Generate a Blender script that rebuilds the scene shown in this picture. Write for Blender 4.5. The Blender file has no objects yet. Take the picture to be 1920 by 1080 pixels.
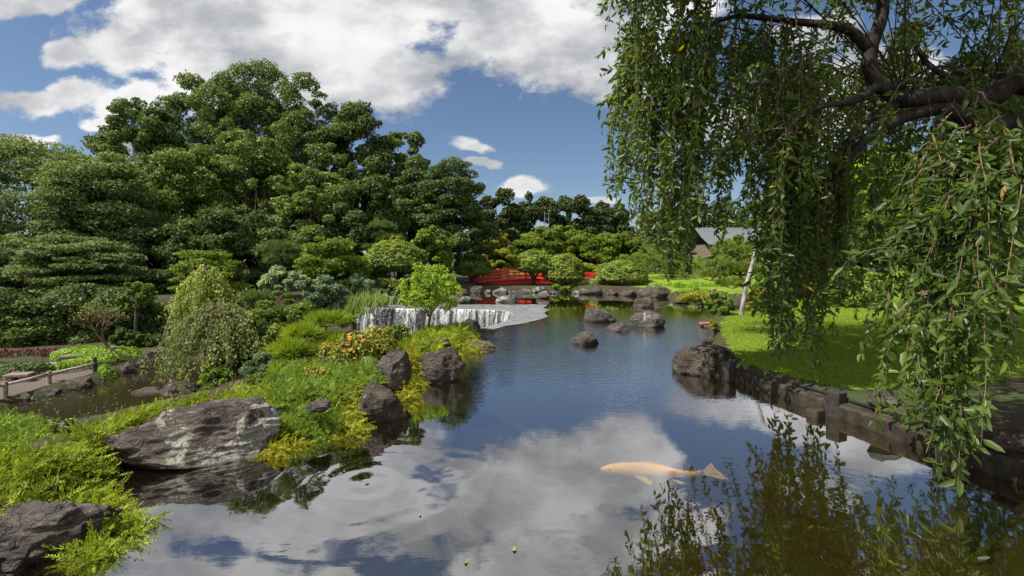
import bpy, bmesh, math, random
import numpy as np
from mathutils import Vector
C = bpy.context.scene.collection
sc = bpy.context.scene
R = math.radians
# ---------------------------------------------------------------- camera, light, exposure
F, YH, ZC = 900.0, 490.0, 1.6            # focal length and horizon in 1920-px units, eye height over the water
cam = bpy.data.cameras.new('camera'); cam.sensor_width = 36; cam.lens = 36*F/1920
cam.shift_y = -(540-YH)/1920; cam.clip_start = .05; cam.clip_end = 3000
camo = bpy.data.objects.new('camera', cam); C.objects.link(camo)
camo.location = (0, 0, ZC); camo.rotation_euler = (R(90), 0, 0); sc.camera = camo
SUN_EL, SUN_AZ = R(57), R(-111)           # azimuth from +Y towards +X
sv = Vector((math.sin(SUN_AZ)*math.cos(SUN_EL), math.cos(SUN_AZ)*math.cos(SUN_EL), math.sin(SUN_EL)))
sl = bpy.data.lights.new('sun', 'SUN'); sl.energy = 5.0; sl.angle = R(.5); sl.color = (1, .95, .86)
so = bpy.data.objects.new('sun', sl); C.objects.link(so); so.rotation_euler = sv.to_track_quat('Z', 'Y').to_euler()
sc.view_settings.view_transform = 'Standard'; sc.view_settings.look = 'None'
sc.view_settings.exposure = 0.9; sc.view_settings.gamma = 1
sc.cycles.max_bounces = 6; sc.cycles.transparent_max_bounces = 12; sc.cycles.diffuse_bounces = 3
sc.cycles.glossy_bounces = 3; sc.cycles.transmission_bounces = 3; sc.cycles.caustics_reflective = False

class NT:
    """small helper to wire nodes"""
    def __init__(s, tree): s.t = tree; s.n = tree.nodes; s.l = tree.links; s.n.clear()
    def new(s, typ, **k):
        nd = s.n.new(typ)
        for a, b in k.items(): setattr(nd, a, b)
        return nd
    def put(s, sock, v):
        if isinstance(v, bpy.types.NodeSocket): s.l.new(v, sock)
        elif v is not None: sock.default_value = v
    def m(s, op, a, b=None, c=None, clamp=False):
        nd = s.new('ShaderNodeMath', operation=op); nd.use_clamp = clamp
        for i, v in enumerate((a, b, c)):
            if v is not None: s.put(nd.inputs[i], v)
        return nd.outputs[0]
    def vm(s, op, a, b=None, out=0):
        nd = s.new('ShaderNodeVectorMath', operation=op); s.put(nd.inputs[0], a)
        if b is not None: s.put(nd.inputs[1], b)
        return nd.outputs[out]
    def mix(s, f, a, b):
        nd = s.new('ShaderNodeMix', data_type='RGBA'); s.put(nd.inputs[0], f)
        s.put(nd.inputs[6], a if isinstance(a, bpy.types.NodeSocket) else (*a, 1)); s.put(nd.inputs[7], b if isinstance(b, bpy.types.NodeSocket) else (*b, 1))
        return nd.outputs[2]
    def mulc(s, col, f):
        nd = s.new('ShaderNodeMix', data_type='RGBA', blend_type='MULTIPLY'); nd.inputs[0].default_value = 1
        s.put(nd.inputs[6], col); s.put(nd.inputs[7], f); return nd.outputs[2]
    def noise(s, vec, scale, detail=4, rough=.5, dist=0, out=0):
        nd = s.new('ShaderNodeTexNoise'); s.put(nd.inputs['Vector'], vec); nd.inputs['Scale'].default_value = scale
        nd.inputs['Detail'].default_value = detail; nd.inputs['Roughness'].default_value = rough; nd.inputs['Distortion'].default_value = dist
        return nd.outputs[out]
    def ss(s, v, a, b):
        nd = s.new('ShaderNodeMapRange', interpolation_type='SMOOTHSTEP'); s.put(nd.inputs[0], v)
        nd.inputs[1].default_value = a; nd.inputs[2].default_value = b; return nd.outputs[0]
    def lin(s, v, a, b, c=0, d=1):
        nd = s.new('ShaderNodeMapRange'); s.put(nd.inputs[0], v)
        for i, q in enumerate((a, b, c, d)): nd.inputs[i+1].default_value = q
        return nd.outputs[0]
    def ramp(s, v, stops):
        nd = s.new('ShaderNodeValToRGB'); s.put(nd.inputs[0], v); e = nd.color_ramp.elements
        while len(e) < len(stops): e.new(.5)
        for q, (p, c) in zip(e, stops): q.position = p; q.color = (*c, 1)
        return nd.outputs[0]
    def scale(s, vec, v):
        return s.vm('MULTIPLY', vec, v)
    def bump(s, h, strength=.5, dist=.02):
        nd = s.new('ShaderNodeBump'); s.put(nd.inputs['Height'], h); nd.inputs['Strength'].default_value = strength
        nd.inputs['Distance'].default_value = dist; return nd.outputs[0]

# sky: clear Nishita blue with cumulus laid out by direction (x/y, z/y)
w = bpy.data.worlds.new('World'); sc.world = w; w.use_nodes = True
t = NT(w.node_tree)
sky = t.new('ShaderNodeTexSky', sky_type='NISHITA'); sky.sun_disc = False; sky.sun_elevation = SUN_EL; sky.sun_rotation = SUN_AZ
sky.air_density = 1.0; sky.dust_density = 0.6; sky.ozone_density = 1.6
tc = t.new('ShaderNodeTexCoord').outputs['Generated']
sx = t.new('ShaderNodeSeparateXYZ'); t.put(sx.inputs[0], tc)
ay = t.m('MAXIMUM', t.m('ABSOLUTE', sx.outputs[1]), .12)
uv = t.new('ShaderNodeCombineXYZ'); t.put(uv.inputs[0], t.m('DIVIDE', sx.outputs[0], ay)); t.put(uv.inputs[1], t.m('DIVIDE', sx.outputs[2], ay))
uv = uv.outputs[0]
wn = t.noise(uv, 3.2, 4, .55, out=1)
wuv = t.vm('ADD', uv, t.vm('SCALE', t.vm('SUBTRACT', wn, (.5, .5, .5))))
wuv.node.inputs[1].links[0].from_node.inputs['Scale'].default_value = .16
BL = [(400, 50, 240, 105), (540, 130, 260, 105), (700, 145, 160, 85), (640, 30, 280, 95), (235, 105, 85, 45), (145, 100, 55, 30),
      (110, 178, 130, 32), (215, 195, 80, 38), (960, 40, 190, 100), (1080, 80, 170, 115), (1180, 130, 110, 75), (60, 0, 160, 22),
      (880, 272, 45, 14), (895, 300, 40, 10), (975, 345, 60, 18), (40, 252, 75, 16), (180, 228, 45, 13), (1120, 362, 40, 10),
      (1370, 240, 130, 55), (1500, 230, 120, 80), (1650, 150, 160, 60), (1850, 330, 160, 80), (1560, 60, 90, 40),
      (380, -120, 190, 70), (230, -50, 150, 45), (1250, -20, 120, 60), (560, -30, 90, 40), (980, -90, 170, 100), (1150, -60, 120, 90), (760, 5, 120, 45), (640, -160, 110, 60), (1350, -150, 120, 50), (120, -90, 140, 50), (1600, -120, 160, 60)]
fld = None
for px, py, a, b in BL:
    d = t.vm('MULTIPLY', t.vm('SUBTRACT', wuv, ((px-960)/F, (YH-py)/F, 0)), (F/a, F/b, 0))
    q = t.m('SUBTRACT', 1.0, t.vm('LENGTH', d, out=1))
    q = t.m('MAXIMUM', q, -1)
    fld = q if fld is None else t.m('SMOOTH_MAX', fld, q, .3)
nz = t.noise(t.scale(uv, (1, 1.5, 1)), 6.2, 10, .66)
fl = t.m('ADD', fld, t.m('MULTIPLY', t.m('SUBTRACT', nz, .5), 2.3))
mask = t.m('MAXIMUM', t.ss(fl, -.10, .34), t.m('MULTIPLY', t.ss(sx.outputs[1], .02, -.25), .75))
shade = t.noise(t.scale(uv, (1, 1.6, 1)), 3.4, 5, .55)
thick = t.ss(fl, .1, 1.2)
ccol = t.mix(t.ss(shade, .38, .60), (2.3, 2.4, 2.6), (5.3, 5.25, 5.2))
ccol = t.mix(t.m('MULTIPLY', thick, .35), ccol, (3.0, 3.05, 3.2))
ccol = t.mix(t.ss(sx.outputs[1], .02, -.25), ccol, (8.5, 8.4, 8.3))  # brighter cloud added behind the camera, out of view, as front fill light
blue = t.mulc(sky.outputs[0], (0.46, .49, .53, 1))
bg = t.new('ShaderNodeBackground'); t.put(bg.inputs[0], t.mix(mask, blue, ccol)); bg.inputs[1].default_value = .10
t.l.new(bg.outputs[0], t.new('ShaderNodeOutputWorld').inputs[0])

# ---------------------------------------------------------------- helpers
def G(px, py, z=0.0):
    Y = F*(ZC-z)/(py-YH); return ((px-960)*Y/F, Y)
def A(px, py, Y): return Vector(((px-960)*Y/F, Y, ZC+(YH-py)*Y/F))
def tag(o, label=None, cat=None, group=None, kind=None):
    if label: o['label'] = label
    if cat: o['category'] = cat
    if group: o['group'] = group
    if kind: o['kind'] = kind
    return o
def thing(name, label, cat, loc, rz=0, group=None):
    o = bpy.data.objects.new(name, None); C.objects.link(o); o.location = loc; o.rotation_euler = (0, 0, rz); o.empty_display_size = .2
    return tag(o, label, cat, group)
def link(name, me, mat, parent=None):
    o = bpy.data.objects.new(name, me); C.objects.link(o)
    if mat: me.materials.append(mat)
    if parent:
        o.parent = parent
    return o
def np_mesh(name, V, faces):
    """V (n,3); faces (m,k) all of one size"""
    me = bpy.data.meshes.new(name); V = np.ascontiguousarray(V, dtype=np.float32); faces = np.ascontiguousarray(faces, dtype=np.int32)
    me.vertices.add(len(V)); me.vertices.foreach_set('co', V.ravel())
    m, k = faces.shape; me.loops.add(m*k); me.loops.foreach_set('vertex_index', faces.ravel())
    me.polygons.add(m); me.polygons.foreach_set('loop_start', np.arange(0, m*k, k, dtype=np.int32))
    me.update(calc_edges=True); return me
def local(V, parent):
    """world points into a parent's (unrotated) space"""
    return np.asarray(V) - np.asarray(parent.location) if parent else np.asarray(V)
def nrm(v): return v/np.maximum(np.linalg.norm(v, axis=-1, keepdims=True), 1e-9)
def h3(i, j, k, s):
    n = (i*73856093) ^ (j*19349663) ^ (k*83492791) ^ (s*2654435761 & 0x7fffffff)
    n = (n ^ (n >> 13))*1274126177 & 0x7fffffff; n = (n ^ (n >> 16)) & 0xffff
    return n/65535.0
def vnoise(P, s=0):
    P = np.asarray(P, dtype=float); i = np.floor(P).astype(np.int64); f = P-i; f = f*f*(3-2*f); r = 0
    for a in (0, 1):
        for b in (0, 1):
            for c in (0, 1):
                wgt = (f[..., 0] if a else 1-f[..., 0])*(f[..., 1] if b else 1-f[..., 1])*(f[..., 2] if c else 1-f[..., 2])
                r = r+wgt*h3(i[..., 0]+a, i[..., 1]+b, i[..., 2]+c, s)
    return r*2-1
def fbm(P, s=0, o=4):
    r = 0; a = 1.0; P = np.asarray(P, dtype=float)
    for k in range(o): r = r+a*vnoise(P*(2.03**k), s+k); a *= .5
    return r
class MB:
    """collects tubes, boxes and quads into one mesh"""
    def __init__(s): s.v = []; s.f = []
    def add(s, V, Fc):
        b = len(s.v); s.v += [tuple(map(float, p)) for p in V]; s.f += [tuple(i+b for i in q) for q in Fc]
    def tube(s, pts, rad, n=6, cap=True):
        pts = [Vector(p) for p in pts]; m = len(pts)
        if not hasattr(rad, '__len__'): rad = [rad]*m
        V = []; ref = Vector((.31, .17, .93)).normalized()
        for i, p in enumerate(pts):
            d = (pts[min(i+1, m-1)]-pts[max(i-1, 0)]).normalized()
            if abs(d.dot(ref)) > .95: u = d.cross(Vector((1, 0, 0))).normalized()
            else: u = d.cross(ref).normalized()
            v = d.cross(u)
            for k in range(n):
                a = 2*math.pi*k/n; V.append(p+(u*math.cos(a)+v*math.sin(a))*rad[i])
        Fc = [(i*n+k, i*n+(k+1) % n, (i+1)*n+(k+1) % n, (i+1)*n+k) for i in range(m-1) for k in range(n)]
        if cap: Fc += [tuple(range(n-1, -1, -1)), tuple((m-1)*n+k for k in range(n))]
        s.add(V, Fc)
    def box(s, c, d, rz=0, tilt=0):
        cx, cy, cz = c; V = []
        for x in (-1, 1):
            for y in (-1, 1):
                for z in (-1, 1):
                    p = Vector((x*d[0]/2, y*d[1]/2, z*d[2]/2))
                    if tilt: p = Vector((p.x*math.cos(tilt)-p.z*math.sin(tilt), p.y, p.x*math.sin(tilt)+p.z*math.cos(tilt)))
                    p = Vector((p.x*math.cos(rz)-p.y*math.sin(rz), p.x*math.sin(rz)+p.y*math.cos(rz), p.z)); V.append(p+Vector(c))
        s.add(V, [(0, 1, 3, 2), (4, 6, 7, 5), (0, 4, 5, 1), (2, 3, 7, 6), (0, 2, 6, 4), (1, 5, 7, 3)])
    def build(s, name, mat, parent=None, smooth=False, bevel=0):
        me = bpy.data.meshes.new(name); V = local(s.v, parent); me.from_pydata([tuple(p) for p in V], [], s.f, shade_flat=not smooth); me.update()
        o = link(name, me, mat, parent)
        if bevel:
            b = o.modifiers.new('bevel', 'BEVEL'); b.width = bevel; b.segments = 2; b.limit_method = 'ANGLE'
        return o
def leaves(name, P, D, N, L, W, mat, parent=None, kind='quad', fold=.25):
    n = len(P); D = nrm(D); S = nrm(np.cross(N, D)); N = nrm(np.cross(D, S))
    L = np.broadcast_to(np.asarray(L, float), (n,))[:, None]; W = np.broadcast_to(np.asarray(W, float), (n,))[:, None]
    if kind == 'quad':
        V = np.stack([P-D*L*.5, P+S*W*.5+N*W*fold, P+D*L*.5-N*L*.1, P-S*W*.5+N*W*fold], 1).reshape(-1, 3)
        Fc = np.arange(4*n).reshape(n, 4)
    elif kind == 'blade':                                # a narrow strip from base to tip
        V = np.stack([P-S*W*.5, P+S*W*.5, P+D*L+S*W*.06, P+D*L-S*W*.06], 1).reshape(-1, 3)
        Fc = np.arange(4*n).reshape(n, 4)
    else:                                                # pointed oval folded at the midrib, base at P
        up = N*W*fold; dr = -N*L*.12
        V = np.stack([P, P+D*L*.28+S*W*.46+up, P+D*L*.68+S*W*.38+up+dr*.5, P+D*L+dr, P+D*L*.68-S*W*.38+up+dr*.5, P+D*L*.28-S*W*.46+up], 1).reshape(-1, 3)
        b = np.arange(n)[:, None]*6
        Fc = np.concatenate([b+np.array([[0, 1, 2, 3]]), b+np.array([[0, 3, 4, 5]])])
    return link(name, np_mesh(name, local(V, parent), Fc), mat, parent)

def rooted(o, loc):
    """shift an object's origin to loc without moving its mesh"""
    me = o.data; n = len(me.vertices); V = np.empty(n*3, np.float32); me.vertices.foreach_get('co', V); V = V.reshape(n, 3)-np.array(loc, np.float32); me.vertices.foreach_set('co', V.ravel()); me.update(); o.location = loc; return o
# ---------------------------------------------------------------- materials
MATS = {}; LEAFG = {'camphor_leaf': 1.85, 'camphor_leaf_light': 1.6, 'dark_leaf': 2.1, 'layered_leaf': 1.5, 'cherry_leaf': 1.5, 'grass_blade': 1.0, 'far_leaf': 1.6}
def mat(name):
    m = bpy.data.materials.new(name); m.use_nodes = True; MATS[name] = m; return m, NT(m.node_tree)
def outp(t, sh): t.l.new(sh, t.new('ShaderNodeOutputMaterial').inputs[0])
def pbsdf(t, col, rough=.6, spec=.4, normal=None, metal=0):
    b = t.new('ShaderNodeBsdfPrincipled'); t.put(b.inputs['Base Color'], col if isinstance(col, bpy.types.NodeSocket) else (*col, 1))
    t.put(b.inputs['Roughness'], rough); b.inputs['Specular IOR Level'].default_value = spec; b.inputs['Metallic'].default_value = metal
    if normal is not None: t.put(b.inputs['Normal'], normal)
    return b.outputs[0]
def leaf_mat(name, c1, c2, tr=.35, rough=.5, spec=.35, ns=.7, odd=None, oddp=.97, tcol=1.5):
    g = LEAFG.get(name, 1.25); c1 = tuple(q*g for q in c1); c2 = tuple(q*g for q in c2); spec *= .6; rough += .08
    m, t = mat(name); ri = t.new('ShaderNodeNewGeometry').outputs['Random Per Island']
    ob = t.new('ShaderNodeTexCoord').outputs['Object']
    nf = t.noise(ob, ns, 2)
    f = t.m('ADD', t.m('MULTIPLY', ri, .55), t.m('MULTIPLY', t.ss(nf, .35, .65), .45))
    col = t.mix(f, c1, c2)
    if odd: col = t.mix(t.m('GREATER_THAN', ri, oddp), col, odd)
    p = pbsdf(t, col, rough, spec)
    tl = t.new('ShaderNodeBsdfTranslucent'); t.put(tl.inputs[0], t.mulc(col, (tcol*1.1, tcol, tcol*.5, 1)))
    mx = t.new('ShaderNodeMixShader'); mx.inputs[0].default_value = tr; t.l.new(p, mx.inputs[1]); t.l.new(tl.outputs[0], mx.inputs[2])
    outp(t, mx.outputs[0]); return m
def bark_mat(name, c1, c2):
    m, t = mat(name); ob = t.new('ShaderNodeTexCoord').outputs['Object']
    n = t.noise(t.scale(ob, (1, 1, .3)), 14, 5, .6); outp(t, pbsdf(t, t.mix(t.ss(n, .3, .7), c1, c2), .85, .2, t.bump(n, .8, .02))); return m
def rock_mat(name, c1, c2, c3, lichen=0.0, moss=0.0, lc=(.36, .37, .32), sc_=1.0):
    m, t = mat(name); ob = t.new('ShaderNodeTexCoord').outputs['Object']
    oi = t.new('ShaderNodeObjectInfo').outputs['Random']; ob = t.vm('ADD', ob, t.vm('SCALE', (7.0, 3.0, 5.0))); ob.node.inputs[1].links[0].from_node.inputs['Scale'].default_value = 1
    t.put(ob.node.inputs[1].links[0].from_node.inputs['Scale'], oi)
    n1 = t.noise(ob, 3*sc_, 6, .62, .6); n2 = t.noise(t.scale(ob, (1, 1, 2.6)), 9*sc_, 6, .7, 1.2); n3 = t.noise(ob, 46*sc_, 3, .7)
    col = t.mix(t.ss(n1, .34, .66), c1, c2); col = t.mix(t.m('MULTIPLY', t.ss(n2, .5, .72), .75), col, c3)
    col = t.mix(t.m('MULTIPLY', t.ss(n3, .6, .72), .5), col, tuple(min(1, q*1.6) for q in c3))
    vo = t.new('ShaderNodeTexVoronoi', feature='DISTANCE_TO_EDGE'); t.put(vo.inputs['Vector'], t.vm('ADD', t.scale(ob, (1, 1, 1.9)), t.vm('SCALE', t.noise(ob, 4, 3, .6, out=1)))); vo.inputs['Scale'].default_value = 2.6*sc_
    wn_ = vo.inputs['Vector'].links[0].from_node.inputs[1].links[0].from_node; wn_.inputs['Scale'].default_value = .55
    crack = t.ss(vo.outputs['Distance'], 0, .035)
    col = t.mix(t.m('MULTIPLY', t.m('SUBTRACT', 1, crack), .35), col, tuple(q*.45 for q in c1))
    if lichen:
        ln = t.noise(ob, 2.3*sc_, 6, .68, .4); lm = t.ss(ln, .66-lichen*.3, .70-lichen*.3); lf = t.m('MULTIPLY', lm, t.ss(t.noise(ob, 38, 3, .6), .3, .45))
        col = t.mix(lf, col, lc)
    if moss:
        gz = t.new('ShaderNodeSeparateXYZ'); t.put(gz.inputs[0], t.new('ShaderNodeNewGeometry').outputs['Normal'])
        mm = t.m('MULTIPLY', t.ss(gz.outputs[2], .2, .8), t.ss(t.noise(ob, 3, 5, .65), .62-moss*.3, .7-moss*.3)); col = t.mix(mm, col, (.05, .075, .012))
    pz = t.new('ShaderNodeSeparateXYZ'); t.put(pz.inputs[0], t.new('ShaderNodeNewGeometry').outputs['Position'])
    wet = t.m('MULTIPLY', t.ss(t.m('ADD', pz.outputs[2], t.m('MULTIPLY', n1, .08)), .10, .03), t.ss(pz.outputs[2], -.3, -.2)); col = t.mix(t.m('MULTIPLY', wet, .7), col, (.012, .010, .007))
    hgt = t.m('ADD', t.m('ADD', t.m('MULTIPLY', n2, 1.0), t.m('MULTIPLY', n3, .16)), t.m('MULTIPLY', crack, .25))
    outp(t, pbsdf(t, col, .8, .3, t.bump(hgt, 1.0, .12/sc_))); return m
def plain_mat(name, c1, c2, scale=8, rough=.7, spec=.3, bump=.3, st=(1, 1, 1), dist=.01):
    m, t = mat(name); ob = t.new('ShaderNodeTexCoord').outputs['Object']; n = t.noise(t.scale(ob, st), scale, 5, .6)
    outp(t, pbsdf(t, t.mix(t.ss(n, .3, .7), c1, c2), rough, spec, t.bump(n, bump, dist))); return m

M_camph = leaf_mat('camphor_leaf', (.022, .036, .010), (.070, .104, .026), .28, .45, .4, .45)
M_camph2 = leaf_mat('camphor_leaf_light', (.034, .054, .012), (.108, .150, .034), .3, .45, .4, .5)
M_dark = leaf_mat('dark_leaf', (.014, .027, .009), (.052, .074, .019), .25, .5, .35, .5)
M_layer = leaf_mat('layered_leaf', (.034, .058, .020), (.115, .155, .048), .3, .5, .35, .4)
M_layer2 = leaf_mat('pale_layered_leaf', (.05, .085, .03), (.13, .18, .06), .3, .5, .35, .6, (.22, .13, .05), .95)
M_far = leaf_mat('far_leaf', (.012, .022, .008), (.050, .068, .020), .2, .55, .3, .3)
M_maple = leaf_mat('maple_leaf', (.05, .085, .012), (.15, .20, .022), .35, .5, .3, .5)
M_yell = leaf_mat('yellow_leaf', (.11, .14, .015), (.25, .25, .03), .35, .5, .3, .8, (.30, .15, .02), .96)
M_topi = leaf_mat('clipped_leaf', (.045, .085, .016), (.20, .26, .045), .25, .5, .35, 1.5, (.30, .26, .03), .965)
M_bush = leaf_mat('bush_leaf', (.04, .09, .015), (.15, .22, .03), .32, .4, .45, 1.0)
M_bright = leaf_mat('bright_leaf', (.09, .17, .015), (.26, .36, .04), .4, .45, .35, 1.2)
M_blue = leaf_mat('blue_green_leaf', (.045, .085, .045), (.15, .21, .11), .25, .5, .35, 1.2)
M_silver = leaf_mat('silver_leaf', (.09, .13, .07), (.25, .30, .17), .25, .5, .35, 1.2)
M_weep = leaf_mat('weeping_leaf', (.09, .14, .03), (.28, .35, .085), .3, .5, .3, 1.0, (.20, .17, .08), .97)
M_weep2 = leaf_mat('weeping_leaf_grey', (.06, .09, .03), (.21, .26, .09), .3, .55, .3, 1.0, (.22, .18, .11), .96)
M_pine = leaf_mat('pine_needle', (.08, .13, .012), (.25, .32, .025), .3, .5, .3, 1.5)
M_pine2 = leaf_mat('pine_needle_dark', (.035, .065, .02), (.13, .18, .05), .25, .5, .3, 1.2)
M_pine3 = leaf_mat('pine_needle_mid', (.06, .10, .02), (.19, .25, .045), .25, .5, .3, 1.2)
M_jun = leaf_mat('juniper_spray', (.05, .09, .010), (.27, .34, .030), .3, .5, .3, 3.2, (.40, .30, .04), .97)
M_jun2 = leaf_mat('juniper_spray_green', (.045, .09, .012), (.18, .26, .035), .3, .5, .3, 2.0)
M_moss = leaf_mat('golden_cover', (.085, .115, .012), (.29, .30, .028), .3, .5, .3, 2.5, (.30, .14, .025), .90)
M_azal = leaf_mat('azalea_leaf', (.04, .08, .012), (.20, .22, .03), .25, .45, .4, 2.5, (.50, .27, .05), .80)
M_round = leaf_mat('rounded_leaf', (.03, .065, .012), (.15, .20, .035), .25, .4, .45, 2.5, (.40, .40, .12), .9)
M_hedge = leaf_mat('hedge_leaf', (.06, .13, .010), (.19, .30, .025), .25, .5, .3, 2.0)
M_hedge2 = leaf_mat('dark_hedge_leaf', (.02, .045, .010), (.07, .11, .022), .25, .5, .3, 2.0)
M_cherry = leaf_mat('cherry_leaf', (.020, .042, .009), (.070, .105, .018), .45, .34, .5, .9, (.34, .26, .02), .996, 1.9)
M_grass = leaf_mat('grass_blade', (.10, .165, .013), (.20, .295, .024), .35, .55, .25, .45)
M_grassc = leaf_mat('long_blade', (.06, .10, .025), (.17, .23, .06), .3, .5, .3, 1.0)
M_flower = leaf_mat('magenta_petal', (.045, .007, .018), (.10, .014, .036), .2, .6, .2, 2.0)
M_bark = bark_mat('bark', (.022, .017, .013), (.075, .062, .05))
M_bark2 = bark_mat('pale_bark', (.11, .095, .08), (.33, .305, .27))
M_bark3 = bark_mat('red_bark', (.10, .05, .03), (.24, .15, .10))
M_twig = bark_mat('twig', (.07, .042, .028), (.17, .11, .07))
M_cbark = bark_mat('cherry_bark', (.008, .006, .005), (.034, .026, .021))
M_rock = rock_mat('boulder_stone', (.045, .036, .030), (.135, .11, .095), (.25, .215, .19), .22, .1, (.26, .25, .21))
M_rockl = rock_mat('lichened_stone', (.048, .037, .030), (.15, .118, .098), (.27, .225, .19), .42, .05, (.34, .335, .28))
M_rockd = rock_mat('dark_stone', (.038, .028, .021), (.115, .088, .068), (.21, .17, .138), .1, .15)
M_rockp = rock_mat('pond_stone', (.040, .034, .030), (.13, .112, .10), (.25, .225, .205), .12, 0)
M_rockr = rock_mat('russet_stone', (.050, .032, .026), (.15, .105, .085), (.22, .17, .145), .3, .1)
M_rocks = rock_mat('shore_stone', (.045, .038, .033), (.16, .14, .125), (.30, .27, .25), .4, .1, sc_=.8)
M_wood = plain_mat('weathered_wood', (.12, .095, .07), (.28, .24, .19), 9, .8, .2, .4, (1, 1, .3))
M_bamboo = plain_mat('bamboo', (.26, .22, .16), (.48, .43, .34), 6, .5, .4, .2)
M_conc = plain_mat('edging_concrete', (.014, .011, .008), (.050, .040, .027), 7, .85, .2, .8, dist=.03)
M_post = plain_mat('dark_post', (.014, .012, .010), (.042, .036, .030), 9, .8, .3, .5)
M_bench = plain_mat('stone_bench', (.12, .09, .075), (.26, .205, .17), 9, .85, .2, .5)
M_hose = plain_mat('black_hose', (.008, .008, .009), (.02, .02, .022), 20, .4, .5, .1)
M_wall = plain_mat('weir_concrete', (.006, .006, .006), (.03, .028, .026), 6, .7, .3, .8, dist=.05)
M_red = plain_mat('red_lacquer', (.56, .010, .016), (.68, .018, .026), 4, .42, .45, .05)
M_redd = plain_mat('dark_red_lacquer', (.34, .006, .012), (.46, .010, .018), 4, .5, .4, .05)
M_plaster = plain_mat('house_plaster', (.11, .085, .065), (.18, .14, .11), 5, .85, .2, .1)
M_tile = plain_mat('roof_tile', (.06, .063, .07), (.13, .135, .15), 12, .5, .4, .2)
M_steel = plain_mat('galvanised_steel', (.10, .105, .11), (.20, .205, .21), 10, .5, .5, .1)
M_grey = plain_mat('grey_render', (.24, .25, .27), (.33, .34, .36), 3, .8, .2, .1)

# ---------------------------------------------------------------- terrain
S_L = [(-30, 1300), (110, 985), (215, 868), (350, 835), (490, 805), (600, 790), (680, 765), (735, 745), (770, 725), (825, 690), (850, 660), (885, 645), (890, 624)]
CREST = [(-0.72, 11.5), (-0.30, 12.4), (-0.02, 13.6), (0.02, 14.7), (-0.25, 15.5), (-0.9, 15.85), (-2.4, 16.05), (-4.1, 16.35), (-4.9, 16.7), (-5.65, 17.3)]
FARB = [G(*p) for p in [(690, 565), (715, 556), (780, 553), (870, 549), (940, 548), (1080, 549), (1170, 551), (1215, 553), (1245, 556), (1262, 562), (1290, 560), (1330, 556), (1372, 565), (1395, 582)]]
RIGHTB = [G(*p) for p in [(1352, 594), (1330, 612), (1333, 645), (1345, 690), (1366, 712), (1560, 777), (1920, 907)]]
M_POLY = [(-2.2, -6), (-2.15, 1.2)] + [G(*p) for p in S_L[1:]] + CREST + FARB + RIGHTB + [(4.1, 1.0), (4.3, -6)]
LOW_POLY = [(-4.6, -6), (-3.6, 2.4), (-3.75, 3.4), (-4.05, 4.4), (-3.75, 5.3), (-3.2, 5.9), (-2.75, 6.6), (-2.5, 8.2), (-2.2, 9.7), (-1.1, 11.2), (-.72, 11.5)] + CREST[1:] + [(-7, 18), (-12, 17.5), (-16, 18.5), (-30, 20), (-60, 20), (-60, -6)]
LP_POLY = [(-8.9, 8.3), (-8.7, 9.1), (-8.6, 9.7), (-8.65, 10.3), (-8.7, 10.9), (-9.2, 11.8), (-8.2, 12.4), (-7.0, 11.8), (-6.3, 9.8), (-5.5, 8.6), (-4.9, 7.2), (-4.7, 6.3), (-5.4, 5.9), (-6.4, 6.8), (-7.9, 7.4)]
BW_POLY = [(-.75, 11.7), (-.1, 13.6), (-.1, 15.3), (-2.4, 15.9), (-4.1, 16.2), (-5.5, 17.1), (-5.3, 15.2), (-4.2, 13.4), (-2.3, 11.8)]
def sdist(P, poly):
    """signed distance to a polygon, negative inside"""
    P = np.asarray(P, float); d = np.full(len(P), 1e9); ins = np.zeros(len(P), bool); n = len(poly)
    for i in range(n):
        a = np.array(poly[i]); b = np.array(poly[(i+1) % n]); e = b-a; wv = P-a
        tt = np.clip((wv@e)/(e@e+1e-12), 0, 1); d = np.minimum(d, np.hypot(*(wv-tt[:, None]*e).T))
        c = ((a[1] <= P[:, 1]) & (b[1] > P[:, 1])) | ((b[1] <= P[:, 1]) & (a[1] > P[:, 1]))
        if abs(e[1]) > 1e-12: ins ^= c & (P[:, 0] < a[0]+(P[:, 1]-a[1])/e[1]*e[0])
    return np.where(ins, -d, d)
def sm(x, a, b): q = np.clip((x-a)/(b-a), 0, 1); return q*q*(3-2*q)
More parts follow.
